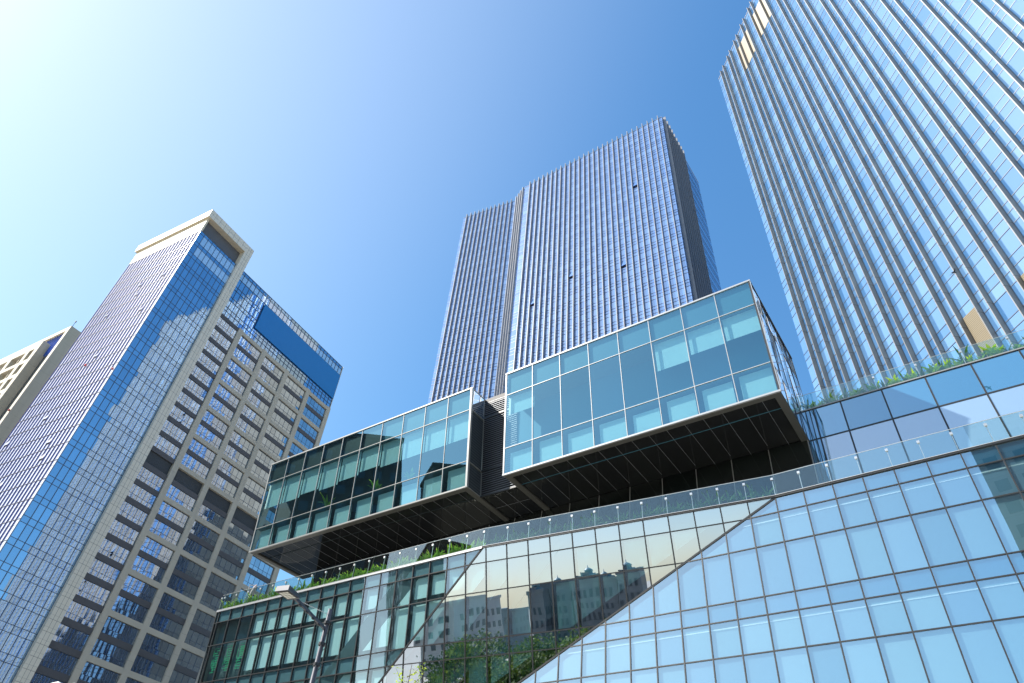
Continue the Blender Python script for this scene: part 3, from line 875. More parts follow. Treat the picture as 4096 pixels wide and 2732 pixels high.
# stone portal: column and roof beam
cm = MB()
cm.box(F1, S_COL0, S_COL1, ZB1, topz, -1.2, 0.75); cm.build('stone_column', M['t_tile'], T1)
jt = MB()
for k_ in (1 / 3, 2 / 3): jt.box(F1, S_COL0 + (S_COL1 - S_COL0) * k_ - .02, S_COL0 + (S_COL1 - S_COL0) * k_ + .02, ZB1, topz, 0.752, 0.756)
zz = topz - 1.0
while zz > ZB1:
    jt.box(F1, S_COL0, S_COL1, zz - .02, zz + .02, 0.7525, 0.757); zz -= 1.8
jt.build('panel_joint', M['t_spandrel'], T1)
bm_ = MB(); bm_.box(F1, -0.6, S_COL0, vz(31.72), topz, -25.2, 0.75); rb = bm_.build('roof_beam', M['t_cap'], T1)
bj = MB()
for i in range(1, 8): bj.box(F1, -0.6 + i * 1.5, -0.6 + i * 1.5 + .04, vz(31.72), topz, 0.752, 0.756)
bj.box(F1, -0.6, S_COL0, vz(32.5), vz(32.5) + .04, 0.7525, 0.757); bj.build('panel_joint', M['t_spandrel'], rb)
fm = MB(); fm.box(F1, -0.58, S_COL0, vz(31.74), topz - 0.02, 0.754, 0.79); 
bf_ = MB(); bf_.box(F1, -0.62, S_COL1 + .02, vz(31.7), topz + .02, 0.70, 0.7505); bf_.build('beam_face', M['t_tile'], rb)
rp = MB(); rp.box(F1, 0.37, S_COL0, vz(28.75), vz(31.72), -3, -0.9); rp.build('recessed_panel', M['t_recess'], T1)
bl = MB(); bl.box(F1L, -24.6, 0.0, vz(28.72), vz(31.72), -0.35, 0.12); bl.build('upper_band', M['t_cap'], T1)
for s_ in (0.2, 20.0):
    rr_ = MB(); rr_.tube([F1.p(-0.3, topz, -s_), F1.p(-0.3, topz + 1.0, -s_)], 0.06, 5); rr_.build('lightning_rod', M['lamp_dark'], T1)
# blue curtain wall
cw = MB(); panes = []
nb_ = 9; pw = (S_COL0 - 0.0) / nb_
ups_ = [26.44 - 2.373 * k_ for k_ in range(0, 33)]
lines = [28.72, 28.2]
for q in ups_: lines += [q, q - 0.70]
lines = [l for l in lines if vz(l) > ZB1] + [ZB1 / K1]
for i in range(nb_ + 1): cw.box(F1, i * pw - .05, i * pw + .05, ZB1, vz(28.72), -0.1, 0.06)
for l in lines: cw.box(F1, 0, S_COL0, vz(l) - .035, vz(l) + .035, -0.1, 0.05)
wl1 = cw.build('blue_glass_wall', M['transom'], T1)
for j in range(len(lines) - 1):
    for i in range(nb_):
        q = quad(F1, i * pw + .05, (i + 1) * pw - .05, vz(lines[j + 1]) + .035, vz(lines[j]) - .035, 0, 0.004)
        mat = M['t_clear'] if (j == 1 and i > 0) or (j == 3 and 0 < i) else M['t_blue']
        panes.append((q, mat))
emit(panes, 'glass_pane', wl1, 50)
# left face: glass strips and fins
lf = MB(); pl_ = []
nm = 20; lw_ = 24.5 / nm
fz = [26.0 - 2.373 * k_ for k_ in range(0, 34)]
for k_ in range(nm):
    u = -lw_ * (k_ + 1)
    fin = MB(); fin.box(F1L, u - .03, u + .03, ZB1, vz(28.72), 0, 0.125, M['t_sidefin']); fin.box(F1L, u - .032, u + .035, ZB1, vz(28.72), 0.125, 0.17, M['t_finedge'])
    fin.build('glazing_fin', None, T1)
ls_ = MB()
for l in fz:
    if vz(l) < ZB1: continue
    ls_.box(F1L, -24.8, 0, vz(l) - .03, vz(l) + .02, 0, 0.10); ls_.box(F1L, -24.8, 0, vz(l - .7) - .02, vz(l - .7) + .02, 0, 0.03)
sw = ls_.build('side_glass_wall', M['mullion_grey'], T1)
for k_ in range(nm):
    u0, u1 = -lw_ * (k_ + 1) + .035, -lw_ * k_ - .035
    for j in range(len(fz) - 1):
        if vz(fz[j + 1]) < ZB1 + 1: continue
        pl_.append((quad(F1L, u0, u1, vz(fz[j + 1]) + .03, vz(fz[j] - .7) - .03, 0.01, 0.003), M['t_side']))
        pl_.append((quad(F1L, u0, u1, vz(fz[j] - .7) + .03, vz(fz[j]) - .04, 0.01, 0.003), M['t_side']))
    pl_.append((quad(F1L, u0, u1, vz(fz[0]), vz(28.7), 0.01, 0.003), M['t_side']))
emit(pl_, 'glass_strip', sw, 40)
for i in range(12):      # open vent windows on the left face
    k_, j = rnd.randrange(1, 19), rnd.randrange(1, 20)
    u0, u1 = -lw_ * (k_ + 1) + .05, -lw_ * k_ - .05; v1 = vz(fz[j] - .7); v0 = v1 - 1.2
    b = MB(); b.poly([F1L.p(u0, v0, .24), F1L.p(u1, v0, .24), F1L.p(u1, v1, .03), F1L.p(u0, v1, .03)], M['t_side'])
    b.box(F1L, u0, u1, v0 - .16, v0 - .02, .02, .06, M['lamp_dark']); b.build('vent_window', None, T1)  # black strip stands for the shaded gap below the open pane
# wing: stone grid
gr = MB()
for i, s_ in enumerate(PIER):
    pb_ = MB(); pb_.box(F1, s_ - .62, s_ + .62, ZB1, vz(19.4) if i < 9 else 0, -1.0, 0.23); pb_.build('stone_pier', M['t_stone'], T1)
rowz = [74.73 + 7.203 * (4 - k_) - 74.73 for k_ in range(0, 15)]
for k_, z in enumerate(rowz):
    if z < ZB1: continue
    for a, b in zip(PIER, PIER[1:]):
        bb_ = MB(); bb_.box(F1, a + .62, b - .62, z - .47, z + .47, -0.9, 0.20); bb_.build('stone_beam', M['t_stone'], T1)
# spandrels and windows
def window(u0, u1, v0, v1, n, panes_n=5):
    fr_ = MB()
    fr_.box(F1, u0, u1, v1 - .06, v1, n - .1, n + .05); fr_.box(F1, u0, u1, v0, v0 + .05, n - .1, n + .05)
    pw_ = (u1 - u0) / panes_n; vm = v0 + (v1 - v0) * 0.32
    for i in range(panes_n + 1):
        x = min(max(u0 + i * pw_, u0 + .035), u1 - .035); fr_.box(F1, x - .022, x + .022, v0 + .05, v1 - .06, n - .1, n + .045)
    fr_.box(F1, u0, u1, vm - .02, vm + .02, n - .1, n + .04)
    w_ = fr_.build('window', M['transom'], T1)
    pn = MB()
    for i in range(panes_n):
        for a, b in ((v0 + .07, vm - .03), (vm + .03, v1 - .09)):
            pn.poly(quad(F1, u0 + i * pw_ + .03, u0 + (i + 1) * pw_ - .03, a, b, n, 0.012))
    pn.build('window_glass', M['t_window'], w_)
wins = []
for k_, z in enumerate(rowz[:-1]):
    if z - 7.2 < ZB1: continue
    zt_, zb_ = z - .47, rowz[k_ + 1] + .47
    mid = (zt_ + zb_) / 2
    for bi, (a, b) in enumerate(zip(PIER, PIER[1:])):
        u0, u1 = a + .62, b - .62
        sp_ = MB(); sp_.box(F1, u0, u1, mid - .5, mid + .5, -0.8, 0.0); sp_.build('spandrel', M['t_spandrel'], T1)
        for h0, h1, top_ in ((mid + .5, zt_, True), (zb_, mid - .5, False)):
            if top_ and k_ == 5 and bi < 4:
                g_ = MB(); g_.box(F1, u0, u1, h0, h1, -0.8, -0.35); g_.build('louvre_grille', M['t_grille'], T1)
            else: wins.append((u0, u1, h0, h1, -0.14))
    u0, u1 = S_COL1, PIER[0] - .62        # bay beside the stone column: spandrels only
    for zc_ in (z, mid):
        sp_ = MB(); sp_.box(F1, u0, u1, zc_ - .5, zc_ + .5, -0.8, 0.0); sp_.build('spandrel', M['t_spandrel'], T1)
    for h0, h1, top_ in ((mid + .5, z - .5, True), (rowz[k_ + 1] + .5, mid - .5, False)):
        if top_ and k_ == 5:
            g_ = MB(); g_.box(F1, u0, u1, h0, h1, -0.8, -0.35); g_.build('louvre_grille', M['t_grille'], T1)
        else: wins.append((u0, u1, h0, h1, -0.14))
wins.sort(key=lambda q: -shown_area(quad(F1, *q[:4])))
for q in wins[:100]: window(*q)
rs = MB()
for q in wins[100:]: rs.poly(quad(F1, q[0], q[1], q[2], q[3], -0.14), M['t_window'])
if rs.v: tag(rs.build('window_band', None, T1), kind='stuff')
# glazed head of the wing
hw = MB(); hp = []
v0w, v1w = vz(19.4), wingtop
n_w = 30; ww = (52.3 - S_COL1) / n_w
lv_ = [29.0, 28.35, 27.05, 25.4, 24.7, 23.1, 22.4, 21.0, 20.3, 19.4]
for i in range(n_w + 1): hw.box(F1, S_COL1 + i * ww - .045, S_COL1 + i * ww + .045, v0w, v1w, -0.4, -0.2)
for l in lv_: hw.box(F1, S_COL1, 52.3, vz(l) - .035, vz(l) + .035, -0.4, -0.21)
hwo = hw.build('upper_glazing', M['transom'], T1)
for j in range(len(lv_) - 1):
    for i in range(n_w):
        q = quad(F1, S_COL1 + i * ww + .04, S_COL1 + (i + 1) * ww - .04, vz(lv_[j + 1]) + .03, vz(lv_[j]) - .03, -0.3, 0.006)
        hp.append((q, M['t_clear'] if j == 1 else M['t_blue']))
emit(hp, 'glass_pane', hwo, 50)
# first bay under the glazing, window above top spandrel
ep = MB(); ep.box(F1, -0.1, 0.0, 0, 1, -.1, 0)
endr = MB(); endr.box(F1, 52.3, 52.36, ZB1, wingtop, -22, 0.0); endr.build('end_wall', M['t_tile'], T1)
for p in (F1L.p(-12, vz(4.2), .3), F1L.p(-0.1, vz(0.9), .3)):
    b = MB(); b.lathe(p, [(.18, 0), (.22, .2), (.1, .45)], 8); b.build('warning_light', M['red'], T1)
sg = MB(); sg.box(F1, sx(1.95), sx(21.4), vz(21.6), vz(26.85), -0.15, 0.05)
tag(sg.build('blank_sign_board', M['sign']), 'large plain blue sign board on top of the stone tower wing', 'sign')

# ------------------------------------------------------------------ far left stone tower
T0 = thing('stone_office_tower', (-126, 145, 0), 'beige stone tower with open lattice balconies at the far left edge behind the taller tower', 'building')
F0 = Frame((-125.93, 145.08, 125.39), -32.4)
Z0 = -F0.O.z
b = MB(); b.box(F0, -48, -1.55, Z0, -1.2, -24, -1.0); b.build('tower_core', M['t_spandrel'], T0)
b = MB(); b.box(F0, -1.55, 0, Z0, 0, -26, 0); b.build('side_wall', M['t_stone'], T0)
b = MB(); b.box(F0, -48, -1.55, -1.25, 0, -24, 0); b.build('roof_beam', M['t_cap'], T0)
b = MB()
for i in range(40): b.box(F0, -1.6 - (i + 1) * 1.15, -1.6 - (i + 1) * 1.15 + .12, -9, -1.25, -1, -0.4)
gz = b.build('striped_glazing', M['t_sidefin'], T0)
b = MB()
for i in range(40): b.poly(quad(F0, -1.6 - (i + 1) * 1.15 + .12, -1.6 - i * 1.15, -9, -1.25, -0.8, .004))
b.build('glass_strip', M['t_side'], gz)
dk = MB(); dk.box(F0, -6.2, -1.55, Z0, -9, -0.99, -0.9); dk.build('shaded_gap_strip', M['window_dark'], T0)  # dark sheet put in for the shaded gap between lattice and corner pier
lat = MB(); xs = [-6.6, -8.6, -11.2, -13.0, -20.2, -22, -29, -31, -38, -40, -47]
zs = [-4.6]
k_ = 0
zopen = []
z = -6.9
while z > Z0 + 6:
    zopen.append((z, z - 3.9)); z -= 5.35
FL0 = Frame((-125.93, 145.08, 125.39), -32.4)
n0, n1 = -0.9, 1.6
prevx = -6.6
cols_ = [(-8.7, -11.3), (-13.1, -20.1), (-22, -29), (-31, -38), (-40, -46)]
zprev = -4.6
for (a, c_) in zopen:
    lat.box(F0, -47, -6.6, a, zprev, n0, n1); zprev = c_
lat.box(F0, -47, -6.6, Z0, zprev, n0, n1)
for (a, c_) in zopen:
    x = -6.6
    for (p_, q_) in cols_:
        lat.box(F0, p_, x, c_, a, n0, n1); x = q_
    lat.box(F0, -47, x, c_, a, n0, n1)
    for (p_, q_) in cols_[1:]: lat.box(F0, (p_ + q_) / 2 - .15, (p_ + q_) / 2 + .15, c_, a, n1 - 1.0, n1 - .6)
lat.build('balcony_lattice', M['t_stone'], T0)
b = MB(); b.box(F0, -47, -6.6, Z0, -6, -0.95, -0.85); b.build('balcony_back', M['t_stone'], T0)
b = MB(); b.tube([F0.p(-.8, 0, -.5), F0.p(-.8, 2.2, -.5)], .07, 5); b.tube([F0.p(-.8, 2.2, -.5), F0.p(-.8, 2.6, -.5)], .2, 6); b.build('lightning_rod', M['lamp_dark'], T0)
for q in ((-.3, -30.5),): b = MB(); b.lathe(F0.p(q[0], q[1], .2), [(.22, 0), (.28, .25), (.1, .5)], 8); b.build('warning_light', M['red'], T0)

# ------------------------------------------------------------------ middle finned tower
MT = thing('finned_glass_tower', (10, 120, 0), 'blue glass tower with close vertical grey fins and a stepped front, behind the jutting boxes', 'building')
FM = Frame((1.23, 113.91, 171.63), -36.962)
ZM = -FM.O.z; MR = -0.93      # ground, roof line
pI, pC, pWR, pWL = FM.p(-1.94, 0), FM.p(41.9, 0), Vector((-2.85, 120.19, 0)), Vector((-18.71, 128.54, 0))
pF, pE = Vector((43.26, 99.64, 0)), Vector((49.86, 108.02, 0))
zroof = FM.O.z + MR
def wall_strip(a, b, mat_g, nfin, fin_mat, dep, floor, inset0, pname, limit, fin_w=0.13, fin_over=0.9, fstep=None, fin_from=None, thin=True):
    """glazed wall from a to b (plan points) with vertical fins and three transoms a storey"""
    a = Vector((a.x, a.y, 0)); b = Vector((b.x, b.y, 0)); d = (b - a).normalized(); nh = Vector((d.y, -d.x, 0)); Ln = (b - a).length
    fr = Frame((a.x, a.y, zroof - EYE), math.degrees(math.atan2(d.y, d.x)))
    us_ = [0.0]
    if nfin: 
        st = fstep or (Ln - 2 * inset0) / max(nfin - 1, 1); us_ += [inset0 + st * i for i in range(nfin)]
    us_ += [Ln]
    tr = MB(); zz = 0.0; vs_ = [0.0]; k = 0
    while -vs_[-1] < zroof - 12:
        for h in (floor * 0.51, floor * 0.22, floor * 0.27): vs_.append(vs_[-1] - h)
    for v in vs_: tr.box(fr, 0, Ln, v - .05, v + .05, -0.05, 0.035)
    wall = tr.build('glass_wall', M['transom'], MT)
    pn = []
    for i in range(len(us_) - 1):
        if us_[i + 1] - us_[i] < 0.05: continue
        for j in range(len(vs_) - 1): pn.append((quad(fr, us_[i], us_[i + 1], vs_[j + 1], vs_[j], 0, 0.0018), mat_g))
        pn.append((quad(fr, us_[i], us_[i + 1], -zroof, vs_[-1], 0), mat_g))
    emit(pn, pname, wall, limit)
    for u in us_[1:-1]:
        f_ = MB(); f_.box(fr, u - fin_w / 2, u + fin_w / 2, -zroof, fin_over, 0.0, dep); f_.build('fin', fin_mat, MT)
    return fr, Ln
FLR = 4.0
wall_strip(pI, pC, M['mid_glass'], 28, M['mid_fin'], 0.58, FLR, 1.94 - 0.0, 'glass_pane', 60, fstep=1.5137)
wall_strip(pWR, pI, M['mid_glass'], 4, M['mid_fin'], 0.5, FLR, 0.9, 'glass_pane', 4)
wall_strip(pWL, pWR, M['mid_glass'], 12, M['mid_fin'], 0.58, FLR, 1.3, 'glass_pane', 30)
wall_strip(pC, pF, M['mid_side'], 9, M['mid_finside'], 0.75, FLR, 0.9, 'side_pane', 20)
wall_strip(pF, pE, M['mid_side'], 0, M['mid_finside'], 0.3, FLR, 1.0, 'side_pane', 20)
mc = MB()
ringp = [pWL, pWR, pI, pC, pF, pE]
cen = sum((Vector((p.x, p.y, 0)) for p in ringp), Vector()) / 6 + Vector((3, 8, 0))
ringp = ringp + [Vector((10, 140, 0)), Vector((-10, 141, 0))]
rin = [Vector((p.x, p.y, 0)).lerp(cen, 0.02) for p in ringp]
n_ = len(rin)
for i in range(n_): mc.poly([rin[i], rin[(i + 1) % n_], rin[(i + 1) % n_] + Vector((0, 0, zroof - .3)), rin[i] + Vector((0, 0, zroof - .3))])
mc.poly([p + Vector((0, 0, zroof - .3)) for p in rin])
mc.build('tower_core', M['roof'], MT)
pe = MB()
for a, b in ((pWL, pWR), (pWR, pI), (pI, pC), (pC, pF), (pF, pE)):
    a3, b3 = Vector((a.x, a.y, zroof)), Vector((b.x, b.y, zroof)); d = (b3 - a3).normalized(); pe.bar(a3, b3, .10, .2, Vector((d.y, -d.x, 0)), .08)
pe.build('parapet_rail', M['mullion_pale'], MT)
FMf = Frame((pI.x, pI.y, zroof - EYE), -36.962)
for (i, k) in ((2, 13), (5, 21), (9, 12), (11, 22), (18, 13), (21, 6), (4, 24), (7, 26)):
    b = MB(); u0 = 1.94 + 1.5137 * i + .1; u1 = u0 + 1.3; v = -FLR * k
    b.poly([FMf.p(u0, v - 1.9, .4), FMf.p(u1, v - 1.9, .4), FMf.p(u1, v, .04), FMf.p(u0, v, .04)], M['mid_glass']); b.box(FMf, u0, u1, v - 2.2, v - 1.95, .02, .06, M['lamp_dark'])  # black bar painted as the shaded opening under the tilted pane
    b.build('vent_window', None, MT)

# ------------------------------------------------------------------ right finned tower
RT = thing('finned_glass_tower', (40, 40, 0), 'pale blue glass tower with paired metal fins, rising at the right edge', 'building')
FR = Frame((34.10, 54.89, 125.32), -83.231)
ZR = -FR.O.z; gn = -0.53; PITCH_R, NAR = 2.8854, 1.054; FH = 4.193
npair = 17
us_ = [-1.70]
for k in range(npair): us_ += [k * PITCH_R, k * PITCH_R + NAR]
us_.append(npair * PITCH_R)
v0 = -64.05 + FH * 15
vs_ = [0.25]
q = v0 + 4 * FH
while q > ZR + 4:
    for h in (0.0, 2.09, 3.05):
        if q - h < 0.1 and q - h > ZR: vs_.append(q - h)
    q -= FH
vs_ = sorted(set(round(v, 3) for v in vs_), reverse=True) + [ZR]
tr = MB()
for v in vs_[:-1]: tr.box(FR, -1.72, us_[-1], v - .03, v + .03, gn - .05, gn + .03)
rw_ = tr.build('glass_wall', M['transom'], RT)
tan = []
def is_tan(uc, vc):
    for a in (5.77, 11.54, 17.31, 23.08):
        if a - .01 < uc < a + 3.95 and -10.95 < vc < -2.6: return True
    return (18.36 < uc < 20.2 and vc < -84.0) or (24.1 < uc < 26.0 and vc < -86.0)
pn = []; lp = {}
for i in range(len(us_) - 1):
    for j in range(len(vs_) - 1):
        uc, vc = (us_[i] + us_[i + 1]) / 2, (vs_[j] + vs_[j + 1]) / 2
        qd = quad(FR, us_[i] + .01, us_[i + 1] - .01, vs_[j + 1], vs_[j], gn, 0.002)
        if is_tan(uc, vc): lp.setdefault((i, vc > -40), []).append(quad(FR, us_[i] + .07, us_[i + 1] - .07, vs_[j + 1], vs_[j], gn + .05))
        else: pn.append((qd, M['rt_glass']))
emit(pn, 'glass_pane', rw_, 100)
for i, qs in lp.items():
    b = MB()
    for qd in qs: b.poly(qd)
    b.build('louvre_panel', M['rt_louvre'], RT)
for u in us_[1:-1]:
    b = MB(); b.box(FR, u - .04, u + .04, ZR, 0.0, gn, 0.0); b.build('fin', M['rt_fin'], RT)
b = MB(); b.box(FR, -1.68, us_[-1], ZR, -0.2, -36, gn - .1); b.build('tower_core', M['mid_side'], RT)
b = MB(); b.bar(FR.p(-1.72, .28, gn), FR.p(us_[-1], .28, gn), .08, .15, FR.N, .04); b.build('parapet_rail', M['mullion_pale'], RT)

# ------------------------------------------------------------------ terrace things
p0 = Vector((-18.05, 51.6, zt - 0.05))
UMB = thing('furled_parasol', p0, 'furled pinkish terrace parasol behind the glass railing at the left end', 'parasol')
b = MB(); b.tube([p0 + Vector((-.25, 0, 0)), p0 + Vector((-.25, 0, 2.5))], .035, 8); b.build('pole', M['mullion_pale'], UMB)
b = MB(); b.tube([p0 + Vector((.02, 0, .9)), p0 + Vector((.04, 0, 1.3)), p0 + Vector((.10, 0, 1.9)), p0 + Vector((.2, 0, 2.35)), p0 + Vector((.24, 0, 2.55))], [.07, .13, .16, .13, .03], 10); b.build('canopy', M['fabric'], UMB, True)
b = MB(); b.tube([p0 + Vector((-.25, 0, 2.45)), p0 + Vector((.22, 0, 2.5))], .025, 6); b.build('arm', M['mullion_pale'], UMB)
fp0 = Vector((-19.3, 60.0, 0)); fp1 = Vector((-16.6, 60.6, 0))
SCR = thing('slatted_screen', (-18, 60, zt - 0.05), 'white slatted screen standing at the back of the left terrace', 'screen')
b = MB()
for i in range(26):
    t_ = i / 25; p = fp0.lerp(fp1, t_); h = 24.4 - 1.1 * t_ + 0.25 * math.sin(t_ * 3)
    b.tube([Vector((p.x, p.y, zt - 0.05)), Vector((p.x, p.y, h))], .028, 5)
b.build('slats', M['white'], SCR)
b = MB()
for zz in (21.2, 22.6): b.tube([Vector((fp0.x, fp0.y, zz)), Vector((fp1.x, fp1.y, zz))], .03, 5)
b.build('cross_rail', M['white'], SCR)
# green lattice film inside the first left panes
for ui in (1, 2, 3):
    us0 = FLF.p(0, 0); du = DU['L']; u0 = -28.24 * du + (0.24 + (ui - 1)) * du if False else (math.ceil(-28.24 + 0.01) + ui - 1) * du
    b = MB(); v0, v1 = FLF.vz(12.9), FLF.vz(15.2); rr = random.Random(ui)
    for i in range(11):
        v = v0 + .6 + (v1 - v0 - .75) * i / 10; x_ = rr.uniform(0, .3); b.box(FLF, u0 + .42 + x_, u0 + 1.15 - rr.uniform(0, .3) * (x_ < .1), v - .02, v + .02, -.16, -.14)
    for i in range(6):
        u = u0 + .42 + .73 * i / 5
        for j in range(2):
            a = rr.uniform(0.3, 1.9); b.box(FLF, u - .022, u + .022, v0 + .4 + a * .7, v0 + .4 + min(a * .7 + .4, 1.75), -.158, -.142)
    b.build('lattice_film', M['green_film'], facets[2]['wall'])

# potted plants standing behind the panes of the left box
for i, (c_, q_) in enumerate(((3, 0.35), (5, 0.7), (7, 0.3))):
    p = FB1.p((c_ + q_) * 2.3023, -6.2) + D_ * 0.75
    pt = thing('potted_plant', p, ('leafy potted plant behind the fourth pane of the left box', 'leafy potted plant behind the sixth pane of the left box', 'leafy potted plant behind the eighth pane of the left box')[i], 'plant')
    b = MB(); b.lathe(p, [(.16, 0), (.22, .38), (.20, .40)], 12); b.build('pot', M['white'], pt)
    o = bpy.data.objects.new('leaves', PMW[i]); COL.objects.link(o); o.parent = pt; o.location = (0, 0, .36); o.scale = (1.7, 1.7, 2.0)

# ------------------------------------------------------------------ street lamps
lp0 = Vector((-4.0, 17.55, 0))
LMP = thing('street_lamp', lp0, 'grey street lamp with a square head on a sloping arm, before the left glass wall', 'street lamp')
b = MB(); b.tube([lp0, lp0 + Vector((0, 0, 0.9)), lp0 + Vector((0, 0, 8.0))], [.10, .075, .058], 14); b.build('pole', M['lamp_metal'], LMP, True)
J = lp0 + Vector((0, 0, 7.50)); E_ = Vector((-4.62, 16.2, 7.72)); ad = (E_ - J).normalized()
b = MB(); b.bar(J, E_, .055, .07, Vector((0, 0, 1)), .03); b.build('arm', M['lamp_metal'], LMP)
for i in range(1, 5):
    b = MB(); p = J.lerp(E_, i / 5); b.box(Frame((p.x, p.y, p.z - EYE), math.degrees(math.atan2(ad.y, ad.x))), -.04, .04, -.065, -.035, -.02, .02)
    b.build('arm_clip', M['lamp_dark'], LMP)
hd = Frame((E_.x, E_.y, E_.z - EYE + .0), math.degrees(math.atan2(ad.y, ad.x)))
b = MB(); b.hexa([hd.p(-.02, -.055, -.17), hd.p(.50, -.055, -.19), hd.p(.50, -.055, .19), hd.p(-.02, -.055, .17), hd.p(-.02, .045, -.13), hd.p(.48, .075, -.18), hd.p(.48, .075, .18), hd.p(-.02, .045, .13)])
head = b.build('lamp_head', M['lamp_metal'], LMP)
b = MB(); b.box(hd, .05, .47, -.064, -.058, -.16, .16); b.build('lens_frame', M['lamp_dark'], head)
b = MB()
for i in range(4):
    for j in range(3): b.box(hd, .085 + i * .09, .155 + i * .09, -.072, -.065, -.125 + j * .085, -.055 + j * .085)
b.build('lens', M['lamp_lens'], head)
b = MB(); b.tube([lp0 + Vector((0, 0, 7.86)), J.lerp(E_, .84) + Vector((0, 0, .03))], .008, 6); b.build('stay_rod', M['steel'], LMP)
for h in (7.62, 7.1, 6.62):
    b = MB(); b.tube([lp0 + Vector((0, 0, h)), lp0 + Vector((0, 0, h + .07))], .085, 12); b.build('clamp', M['lamp_dark'], LMP)
b = MB()
for h0, h1 in ((7.62, 7.38), (7.12, 6.98), (6.66, 6.52)):
    b.tube([lp0 + Vector((.07, -.03, h0 + .05)), lp0 + Vector((.15, -.03, h0 - .02)), lp0 + Vector((.13, -.03, (h0 + h1) / 2)), lp0 + Vector((.06, -.03, h1))], .008, 5)
b.build('cable', M['lamp_dark'], LMP)
wp = Vector((-9.6, 17.4, -0.06))
LM2 = thing('street_lamp', wp, 'white twin street lamp whose two heads just reach the bottom left corner', 'street lamp')
b = MB(); b.tube([wp, wp + Vector((0, 0, 5.55))], [.08, .05], 10); b.build('pole', M['white'], LM2)
for s_ in (-1, 1):
    b = MB(); c_ = wp + Vector((s_ * .19, 0, 5.68)); b.tube([c_ + Vector((-.16, 0, -.07)), c_ + Vector((-.08, 0, .02)), c_ + Vector((.04, 0, .06)), c_ + Vector((.15, 0, .05))], [.03, .05, .055, .03], 10); b.build('lamp_head', M['white'], LM2, True)

# ------------------------------------------------------------------ young tree by the fold
tp = Vector((-2.55, 25.2, 0))
SAP = thing('young_tree', tp, 'slender young tree with sparse yellow-green leaves before the glass fold', 'tree')
rr = random.Random(5); tb = MB(); lb_ = MB()
tb.tube([tp, tp + Vector((.05, 0, 3)), tp + Vector((-.03, 0, 6)), tp + Vector((.1, 0, 9.2))], [.09, .07, .045, .008], 8)
for i in range(26):
    z = 3.2 + i * .22 + rr.uniform(-.1, .1); a = rr.uniform(0, 6.28); ln = max(.25, 1.5 - (z - 3.2) * .19)
    p = tp + Vector((0, 0, z)); e = p + Vector((math.cos(a) * ln, math.sin(a) * ln, ln * rr.uniform(.5, 1.0))); m_ = p.lerp(e, .5) + Vector((0, 0, -.06))
    tb.tube([p, m_, e], [.018, .01, .004], 5)
    for k in range(26):
        t_ = rr.uniform(.25, 1.05); c_ = p.lerp(e, t_) + Vector((rr.uniform(-.16, .16), rr.uniform(-.16, .16), rr.uniform(-.16, .12)))
        x = Vector((rr.uniform(-1, 1), rr.uniform(-1, 1), rr.uniform(-.6, .6))).normalized(); y = x.orthogonal().normalized(); s_ = rr.uniform(.03, .055)
        lb_.poly([c_ - x * s_ * 1.3, c_ - y * s_ * .6, c_ + x * s_ * 1.3, c_ + y * s_ * .6])
tb.build('trunk', M['bark'], SAP); lb_.build('crown', M['twig_leaf'], SAP)

# bird before the right tower
bp = Vector((0, 0, EYE)) + (CR * ((3816 - PW / 2) / FPX) - CU * ((1090 - PH / 2) / FPX) + _f).normalized() * 44
b = MB()
b.tube([bp + Vector((-.16, 0, -.02)), bp + Vector((-.05, 0, .0)), bp + Vector((.08, 0, .02)), bp + Vector((.16, 0, .02))], [.008, .04, .035, .008], 8)
for s_ in (-1, 1):
    b.poly([bp + Vector((-.04, 0, .02)), bp + Vector((.06, 0, .02)), bp + Vector((.02, s_ * .16, .09)), bp + Vector((-.10, s_ * .30, .03))])
    b.poly([bp + Vector((-.04, 0, .012)), bp + Vector((-.10, s_ * .30, .024)), bp + Vector((.02, s_ * .16, .08)), bp + Vector((.06, 0, .012))])
tag(b.build('bird', M['bird']), 'small dark bird flying in front of the right tower', 'bird')

# ------------------------------------------------------------------ what the glass reflects: the street behind the camera
def block(name, c, az, wd, dp, h, mat, label, win=True, step=(3.2, 3.4), dome=False):
    root = thing(name, (c[0], c[1], 0), label, 'building')
    fr = Frame((c[0], c[1], -EYE), az)
    b = MB(); b.box(fr, -wd / 2, wd / 2, 0, h, -dp / 2, dp / 2); b.box(fr, -wd / 2 - .25, wd / 2 + .25, h, h + .8, -dp / 2 - .25, dp / 2 + .25); b.build('wall', mat, root)
    if win:
        b = MB()
        for nn, half, L_ in ((1, dp / 2, wd), (0, wd / 2, dp)):
            for i in range(int(L_ / step[0])):
                for j in range(1, int(h / step[1])):
                    a = -L_ / 2 + (i + .25) * step[0]; v = j * step[1]; wl_ = step[0] * .5
                    if nn: b.box(fr, a, a + wl_, v, v + 1.7, half - .05, half + .06)
                    else:
                        b.box(fr, half - .05, half + .06, v, v + 1.7, a, a + wl_); b.box(fr, -half - .06, -half + .05, v, v + 1.7, a, a + wl_)
        tag(b.build('window', M['window_dark'], root), kind='stuff')
    if dome:
        b = MB(); b.box(fr, -wd * .85, -wd * .5, 0, h * .86, -dp * .4, dp * .4); b.build('side_wing', mat, root)
        b = MB(); b.box(fr, wd * .2, wd * .42, h + .8, h + 1.5, -dp * .3, dp * .1); b.build('roof_hut', mat, root)
        b = MB(); b.lathe((c[0], c[1], h + .8), [(wd * .30, 0), (wd * .30, .35), (wd * .18, .36), (wd * .18, .9), (wd * .21, .95), (wd * .17, 1.3), (wd * .09, 1.6), (wd * .03, 1.75), (.05, 2.4)], 16); b.build('dome', M['teal_roof'], root, True)
    return root
block('apartment_tower', (-92, 48), 90, 33, 20, 66, M['brown_wall'], 'dark brown apartment tower mirrored in the left glass box')
block('apartment_tower', (-128, 12), 90, 10, 16, 78, M['brown_wall'], 'narrow dark tower mirrored low in the right end of the left box')
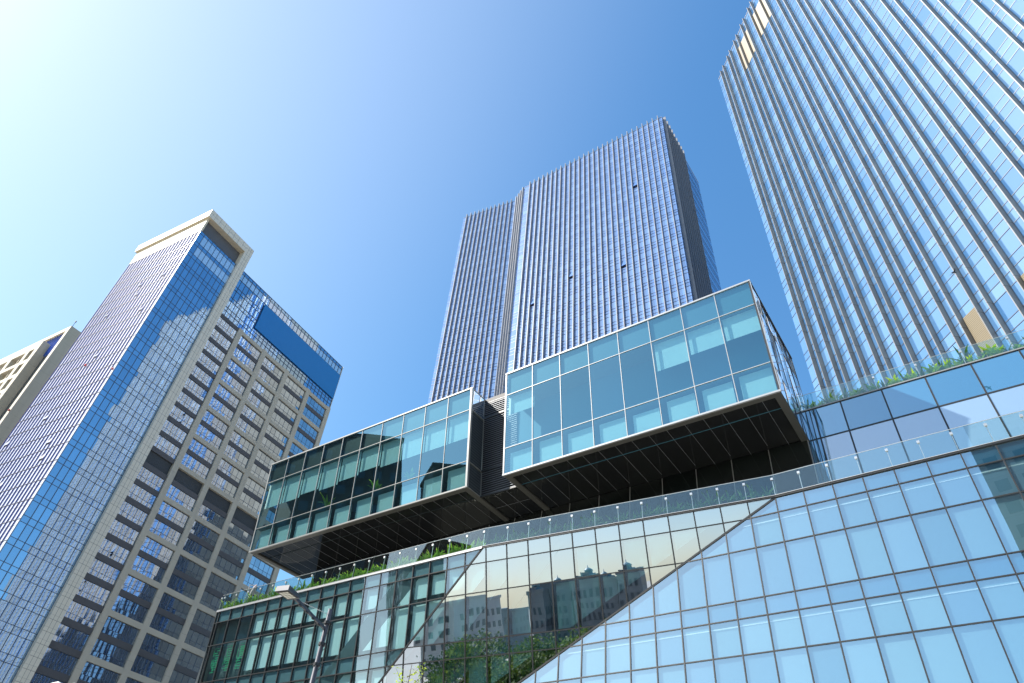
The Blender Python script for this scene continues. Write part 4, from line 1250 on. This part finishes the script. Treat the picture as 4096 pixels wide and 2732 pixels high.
Pm = Vector((4, 34.5, 0))
def rpos(az, d): return (Pm.x + math.sin(R(az)) * d, Pm.y + math.cos(R(az)) * d)
for az, d, wd, h, lab in ((-124.9, 150, 5.0, 17.6, 'slim tower with a small dome, mirrored leftmost of the domed group'), (-126.9, 156, 7.0, 19.6, 'taller tower with a small dome, mirrored second from left'), (-129.4, 150, 6.0, 19.4, 'tower with the largest dome, mirrored in the middle of the domed group'), (-131.6, 147, 5.6, 18.4, 'flat grey tower with a small dome, mirrored fourth in the row'), (-134.0, 145, 6.5, 19.4, 'domed tower mirrored beside the slanting fold')):
    block('domed_tower', rpos(az, d), 55, wd, wd, h, M['grey_wall'], lab, True, (1.5, 3.0), True)
block('apartment_block', rpos(-116.5, 170), 60, 22, 14, 18, M['pale_wall'], 'pale apartment block mirrored in the middle glass wall')
block('apartment_block', rpos(-120.6, 210), 60, 26, 14, 14, M['grey_wall'], 'low grey block mirrored beside the domed towers')
block('apartment_tower', (-13.0, -36.6), 60, 13, 13, 70, M['grey_wall'], 'grey tower mirrored at the right end of the pale blue glass wall')
def tree_proto(seed, h):
    rr = random.Random(seed); tb = MB(); lb_ = MB()
    tb.tube([(0, 0, 0), (.1, 0, h * .3), (-.1, .1, h * .6), (0, 0, h * .85)], [.28, .22, .14, .03], 8)
    for i in range(16):
        z = h * rr.uniform(.25, .8); a = rr.uniform(0, 6.28); ln = rr.uniform(1.6, 3.6) * (1.15 - z / h * .6)
        p = Vector((0, 0, z)); e = p + Vector((math.cos(a) * ln, math.sin(a) * ln, rr.uniform(.4, 1.8))); tb.tube([p, e], [.09, .02], 5)
        for k in range(170):
            c_ = e + Vector((rr.gauss(0, .85), rr.gauss(0, .85), rr.gauss(0, .6))); x = Vector((rr.uniform(-1, 1), rr.uniform(-1, 1), rr.uniform(-1, 1))).normalized(); y = x.orthogonal().normalized(); s_ = rr.uniform(.12, .26)
            lb_.poly([c_ - x * s_, c_ - y * s_ * .7, c_ + x * s_, c_ + y * s_ * .7])
    root = thing('street_tree', (0, 0, 0), 'leafy street tree mirrored in the foot of the glass wall', 'tree', 'street trees mirrored in the glass')
    tb.build('trunk', M['bark'], root); lb_.build('crown', M['tree_leaf'], root)
    return root
protos = [tree_proto(1, 13.0), tree_proto(2, 11.5)]
k = 0
for i in range(26):
    az = -110 - (i % 13) * 2.6 - (i // 13) * 1.3; d = (46 if i < 13 else 60) + rnd.uniform(-5, 8); x, y = rpos(az, d)
    o = protos[i] if i < 2 else copy_tree(protos[i % 2])
    o.location = (x, y, 0); o.rotation_euler = (0, 0, rnd.uniform(0, 6.28)); s_ = rnd.uniform(.85, 1.12); o.scale = (s_, s_, s_)
